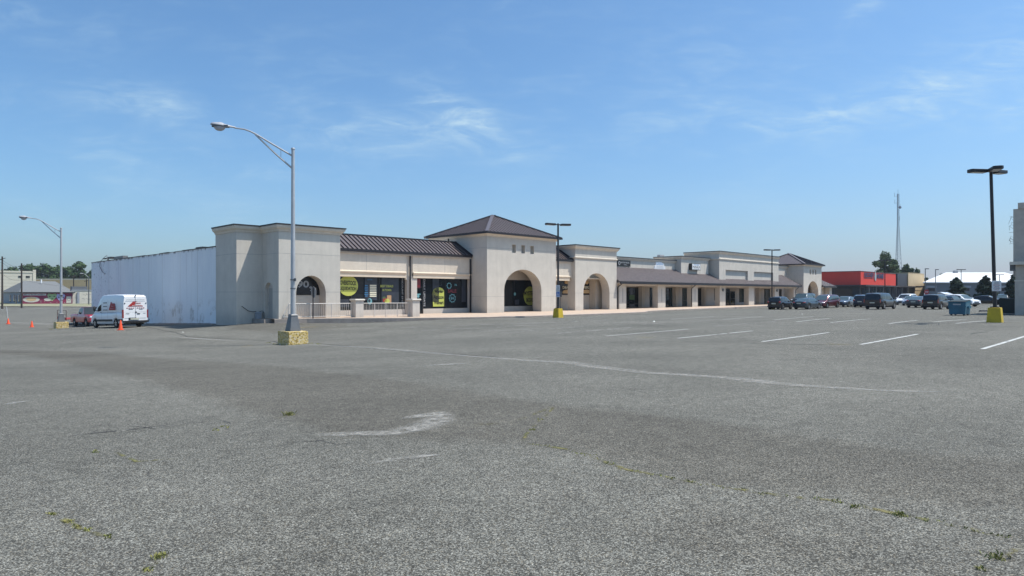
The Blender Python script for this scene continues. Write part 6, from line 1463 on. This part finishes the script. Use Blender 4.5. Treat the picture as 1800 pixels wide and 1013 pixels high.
def tree(u, Y, vtop, halfw, label, group, matn='leaf_far', n=2600, size=.55, seed=0, kind='round', cat='tree'):
    rnd = random.Random(seed); x = X_of(u, Y); z = gz(x, Y); h = Zv(vtop, Y)-z; w = halfw*Y/1150
    e = empty('conifer' if kind == 'cone' else 'tree', (x, Y, z), rnd.random()*6, label, cat, group)
    b = MB(); b.tube([(0, 0, -.2), (.1, 0, h*.3), (-.1, .1, h*.6), (0, 0, h*.85)], max(.12, h*.028), 7, .05)
    bl = []
    if kind == 'cone':
        for k in range(26): f_ = k/25; q = w*(1-f_)**.6*.62+.15; a = rnd.random()*6.28; rr_ = w*(1-f_)**.5*.42; bl.append(((math.cos(a)*rr_, math.sin(a)*rr_, h*(.06+.86*f_)), (q, q, h*.07)))
    else:
        for k in range(38):
            a = rnd.random()*6.28; f_ = rnd.random(); rad = w*.86*math.sqrt(rnd.random())*(1-.5*f_**2); q = w*rnd.uniform(.12, .27); c = (math.cos(a)*rad, math.sin(a)*rad, h*(.38+.52*f_)); bl.append((c, (q, q, q*.75)))
            if k % 4 == 0: b.tube([(0, 0, h*rnd.uniform(.3, .5)), (c[0]*.5, c[1]*.5, c[2]*.85), c], h*.012, 5, .02)
        bl.append(((0, 0, h*.88), (w*.3, w*.3, h*.12)))
    b.build('trunk', 'bark', e); m_ = MB(); crown(m_, bl, n, size, rnd); m_.build('crown', matn, e, recalc=False)
GW = 'trees standing behind the halls at left'
for k, (u, vt, hw_, lb) in enumerate(((-12, 472, 28, 'tree partly cut by the left edge behind the beige hall'), (22, 470, 24, 'broad tree behind the left part of the beige hall'), (52, 464.5, 22, 'round tree above the right part of the beige hall'), (78, 464, 26, 'wide dark green tree behind the big gap between the halls'),
        (104, 467.5, 22, 'lower tree just right of the far street lamp'), (122, 469, 20, 'dense tree left of the tallest crown'), (140, 460, 19, 'tallest tree crown at the left, beside the white wall'), (162, 476, 18, 'tree half hidden by the far end of the white wall'))):
    tree(u, 290+12*(k % 3), vt, hw_, lb, GW, 'leaf_far', 3000, 1.05, 30+k)
tree(1556, 225, 443.5, 27, 'large loose-crowned tree behind the red shop, left of the mast', 'trees behind the red shop', 'leaf_mid', 4800, .75, 51)
tree(1574, 232, 458, 12, 'tree at the foot of the radio mast', 'trees behind the red shop', 'leaf_mid', 1500, .75, 55)
tree(1593, 235, 465, 17, 'rounded green tree right of the radio mast', 'trees behind the red shop', 'leaf_mid', 2600, .75, 52)
tree(1612, 240, 472, 11, 'low tree behind the tan end wall', 'trees behind the red shop', 'leaf_mid', 1300, .7, 53)
tree(1628, 260, 488, 10, 'small green tree between the tan wall and the white roof', 'trees behind the red shop', 'leaf_mid', 1200, .8, 54)
tree(1656, 260, 481, 12, 'tree rising behind the left slope of the white roof', 'trees behind the red shop', 'leaf_mid', 1500, .8, 56)
tree(1681, 118, 487, 19, 'bushy dark conifer in front of the white-roofed building, behind the blue dumpster', 'dark conifers along the far kerb', 'leaf_dark', 6000, .42, 61, 'cone')
tree(1733, 116, 484, 18, 'bushy dark conifer just left of the leaning lamp post', 'dark conifers along the far kerb', 'leaf_dark', 6000, .42, 62, 'cone')
tree(1781, 112, 482, 14, 'dark conifer partly hidden by the tan building', 'dark conifers along the far kerb', 'leaf_dark', 4500, .42, 63, 'cone')
# litter on the lot: paper scraps
b = MB()
for (u, v) in [(612, 567.5),(1405,549.5),(1410,553),(990,556),(350,556+14),(620,566.5),(1010,563),(1150,566),(1650,571),(322,585),(478,589)]:
    x, y = G(u, v); a = rr.random()*3; s = rr.uniform(.03, .06); zq = gz(x, y)+.02; b.add([(x+s*math.cos(a), y+s*math.sin(a), zq), (x-s*math.sin(a), y+s*math.cos(a), zq+.05), (x-s*math.cos(a), y-s*math.sin(a), zq), (x+s*math.sin(a), y-s*math.cos(a), zq-.01)], [(0, 1, 2, 3)])
tag(b.build('litter', 'white_paint'), 'small white scraps of litter scattered over the lot', 'litter', kind='stuff')
HAZE = .00016
if HAZE:
    b = MB(); b.box((-420, -60, -3.2), (420, 420, 60)); hz = b.build('haze', 'cable'); tag(hz, 'thin summer haze hanging over the whole lot', 'haze', kind='stuff')
    hm_ = bpy.data.materials.new('haze'); hm_.use_nodes = True; n_ = hm_.node_tree.nodes; n_.remove(n_['Principled BSDF']); pv = n_.new('ShaderNodeVolumePrincipled')
    pv.inputs['Density'].default_value = HAZE; pv.inputs['Color'].default_value = (.80, .88, 1., 1); hm_.node_tree.links.new(pv.outputs[0], n_['Material Output'].inputs['Volume']); hz.data.materials[0] = hm_
# ------------------------------------------------------------------ light, sky, camera
EL, AZI = 63.5, 87.0       # sun elevation, azimuth to the right of straight-ahead
sun = bpy.data.lights.new('sun', 'SUN'); sun.energy = 4.7; sun.angle = R(.53); sun.color = (1., .955, .89)
so = bpy.data.objects.new('sun', sun); COL.objects.link(so)
d = Vector((math.sin(R(AZI))*math.cos(R(EL)), math.cos(R(AZI))*math.cos(R(EL)), math.sin(R(EL)))); so.rotation_euler = d.to_track_quat('Z', 'Y').to_euler(); so.location = d*50
w = bpy.data.worlds.new('World'); SC.world = w; w.use_nodes = True; nt = w.node_tree; N = nt.nodes; L = nt.links; bg = N['Background']
sky = N.new('ShaderNodeTexSky'); sky.sky_type = 'NISHITA'; sky.sun_disc = False; sky.sun_elevation = R(EL); sky.sun_rotation = R(AZI); sky.altitude = 0; sky.air_density = 1.0; sky.dust_density = SKY_DUST; sky.ozone_density = 6.
tc = N.new('ShaderNodeTexCoord'); sp = N.new('ShaderNodeSeparateXYZ'); L.new(tc.outputs['Generated'], sp.inputs[0])
def mth(op, a, b_=None, clamp=False):
    k = N.new('ShaderNodeMath'); k.operation = op; k.use_clamp = clamp
    for i, q in enumerate((a, b_)):
        if q is None: continue
        if isinstance(q, (int, float)): k.inputs[i].default_value = q
        else: L.new(q, k.inputs[i])
    return k.outputs[0]
yy = mth('MAXIMUM', sp.outputs['Y'], .05); ax_ = mth('DIVIDE', sp.outputs['X'], yy); az_ = mth('DIVIDE', sp.outputs['Z'], yy)
cb = N.new('ShaderNodeCombineXYZ'); L.new(ax_, cb.inputs[0]); L.new(az_, cb.inputs[1])
def nz(scale, st, rot, det=7, dist=0.):
    mp = N.new('ShaderNodeMapping'); mp.inputs['Scale'].default_value = st; mp.inputs['Rotation'].default_value = (0, 0, rot); L.new(cb.outputs[0], mp.inputs[0])
    n = N.new('ShaderNodeTexNoise'); n.inputs['Scale'].default_value = scale; n.inputs['Detail'].default_value = det; n.inputs['Roughness'].default_value = .62; n.inputs['Distortion'].default_value = dist; L.new(mp.outputs[0], n.inputs['Vector']); return n.outputs['Fac']
def mrg(s_, a, b_, c=0, d_=1):
    r = N.new('ShaderNodeMapRange'); r.interpolation_type = 'SMOOTHSTEP'; r.inputs[1].default_value = a; r.inputs[2].default_value = b_; r.inputs[3].default_value = c; r.inputs[4].default_value = d_; L.new(s_, r.inputs[0]); return r.outputs[0]
wisps = mth('MULTIPLY', mrg(nz(6., (1, 3.2, 1), R(12), 8, .6), .42, .75), mrg(nz(2.2, (1, 2, 1), 0, 3), .3, .6))
base_w = mth('MULTIPLY', wisps, .20)
total = base_w
# patches of cirrus: u, v, half sizes (in photo pixels), tilt, strength
for (u, v, ru, rv, tilt, k) in ((200,175,90,20,-8,.34),(310,200,70,22,-35,.22),(640,228,70,22,0,.48),(820,210,75,20,-28,.74),(770,240,110,20,0,.32),(1440,205,110,14,14,.45),(1620,165,130,22,16,.5),(1760,200,110,18,5,.38),(1190,195,80,26,5,.32),(1510,25,34,10,42,.4),(200,265,60,18,-18,.22),(520,300,60,10,0,.25),(1770,90,80,30,15,.28),(1330,120,180,50,-10,.14),(60,25,110,26,-10,.2),(520,130,60,60,-50,.16),(350,345,110,20,-15,.15)):
    cx, cy = (u-900)/F, (V0-v)/F; a = R(tilt)
    dx = mth('SUBTRACT', ax_, cx); dy = mth('SUBTRACT', az_, cy)
    p = mth('DIVIDE', mth('ADD', mth('MULTIPLY', dx, math.cos(a)), mth('MULTIPLY', dy, math.sin(a))), ru/F*1.55); q = mth('DIVIDE', mth('SUBTRACT', mth('MULTIPLY', dy, math.cos(a)), mth('MULTIPLY', dx, math.sin(a))), rv/F*1.75)
    g_ = mth('EXPONENT', mth('MULTIPLY', mth('ADD', mth('MULTIPLY', p, p), mth('MULTIPLY', q, q)), -1.1))
    total = mth('ADD', total, mth('MULTIPLY', g_, k))
fine = mth('MULTIPLY', mrg(nz(9., (1, 3.4, 1), R(10), 10, .9), .33, .74, .10, 1.0), mrg(nz(26., (1, 5., 1), R(16), 8, .5), .25, .75, .55, 1.25))
cl = mth('MULTIPLY', total, fine, True)
front_ = mrg(sp.outputs['Y'], .05, .2); cl = mth('MULTIPLY', cl, front_)
mx = N.new('ShaderNodeMix'); mx.data_type = 'RGBA'; L.new(mth('MULTIPLY', cl, CLOUD_K, True), mx.inputs['Factor']); L.new(sky.outputs[0], mx.inputs['A']); mx.inputs['B'].default_value = (5.2, 5.2, 5.4, 1)
hz_ = mth('MULTIPLY', mth('EXPONENT', mth('MULTIPLY', mth('ABSOLUTE', sp.outputs['Z']), -13.)), .66); hz_ = mth('MULTIPLY', hz_, mrg(ax_, -.8, .7, .45, 1.05))
hm = N.new('ShaderNodeMix'); hm.data_type = 'RGBA'; L.new(hz_, hm.inputs['Factor']); L.new(mx.outputs['Result'], hm.inputs['A']); hm.inputs['B'].default_value = (4.9, 3.8, 4.5, 1); mx = hm
tn_ = N.new('ShaderNodeMix'); tn_.data_type = 'RGBA'; tn_.blend_type = 'MULTIPLY'; tn_.inputs['Factor'].default_value = 1; L.new(mx.outputs['Result'], tn_.inputs['A']); tn_.inputs['B'].default_value = (.75, .975, 1.04, 1)
L.new(tn_.outputs['Result'], bg.inputs['Color']); bg.inputs['Strength'].default_value = SKY_S
cam = bpy.data.cameras.new('camera'); co = bpy.data.objects.new('camera', cam); COL.objects.link(co); SC.camera = co
co.location = (0, 0, EZ); co.rotation_euler = (R(90), 0, 0); cam.sensor_width = 36; cam.lens = 36*F/1800; cam.shift_y = (V0-506.5)/1800; cam.clip_end = 6000; cam.clip_start = .1
vs_ = SC.view_settings; vs_.view_transform = 'Standard'; vs_.look = 'None'; vs_.gamma = 1; vs_.use_curve_mapping = False; vs_.exposure = EXPO
SC.render.film_transparent = False
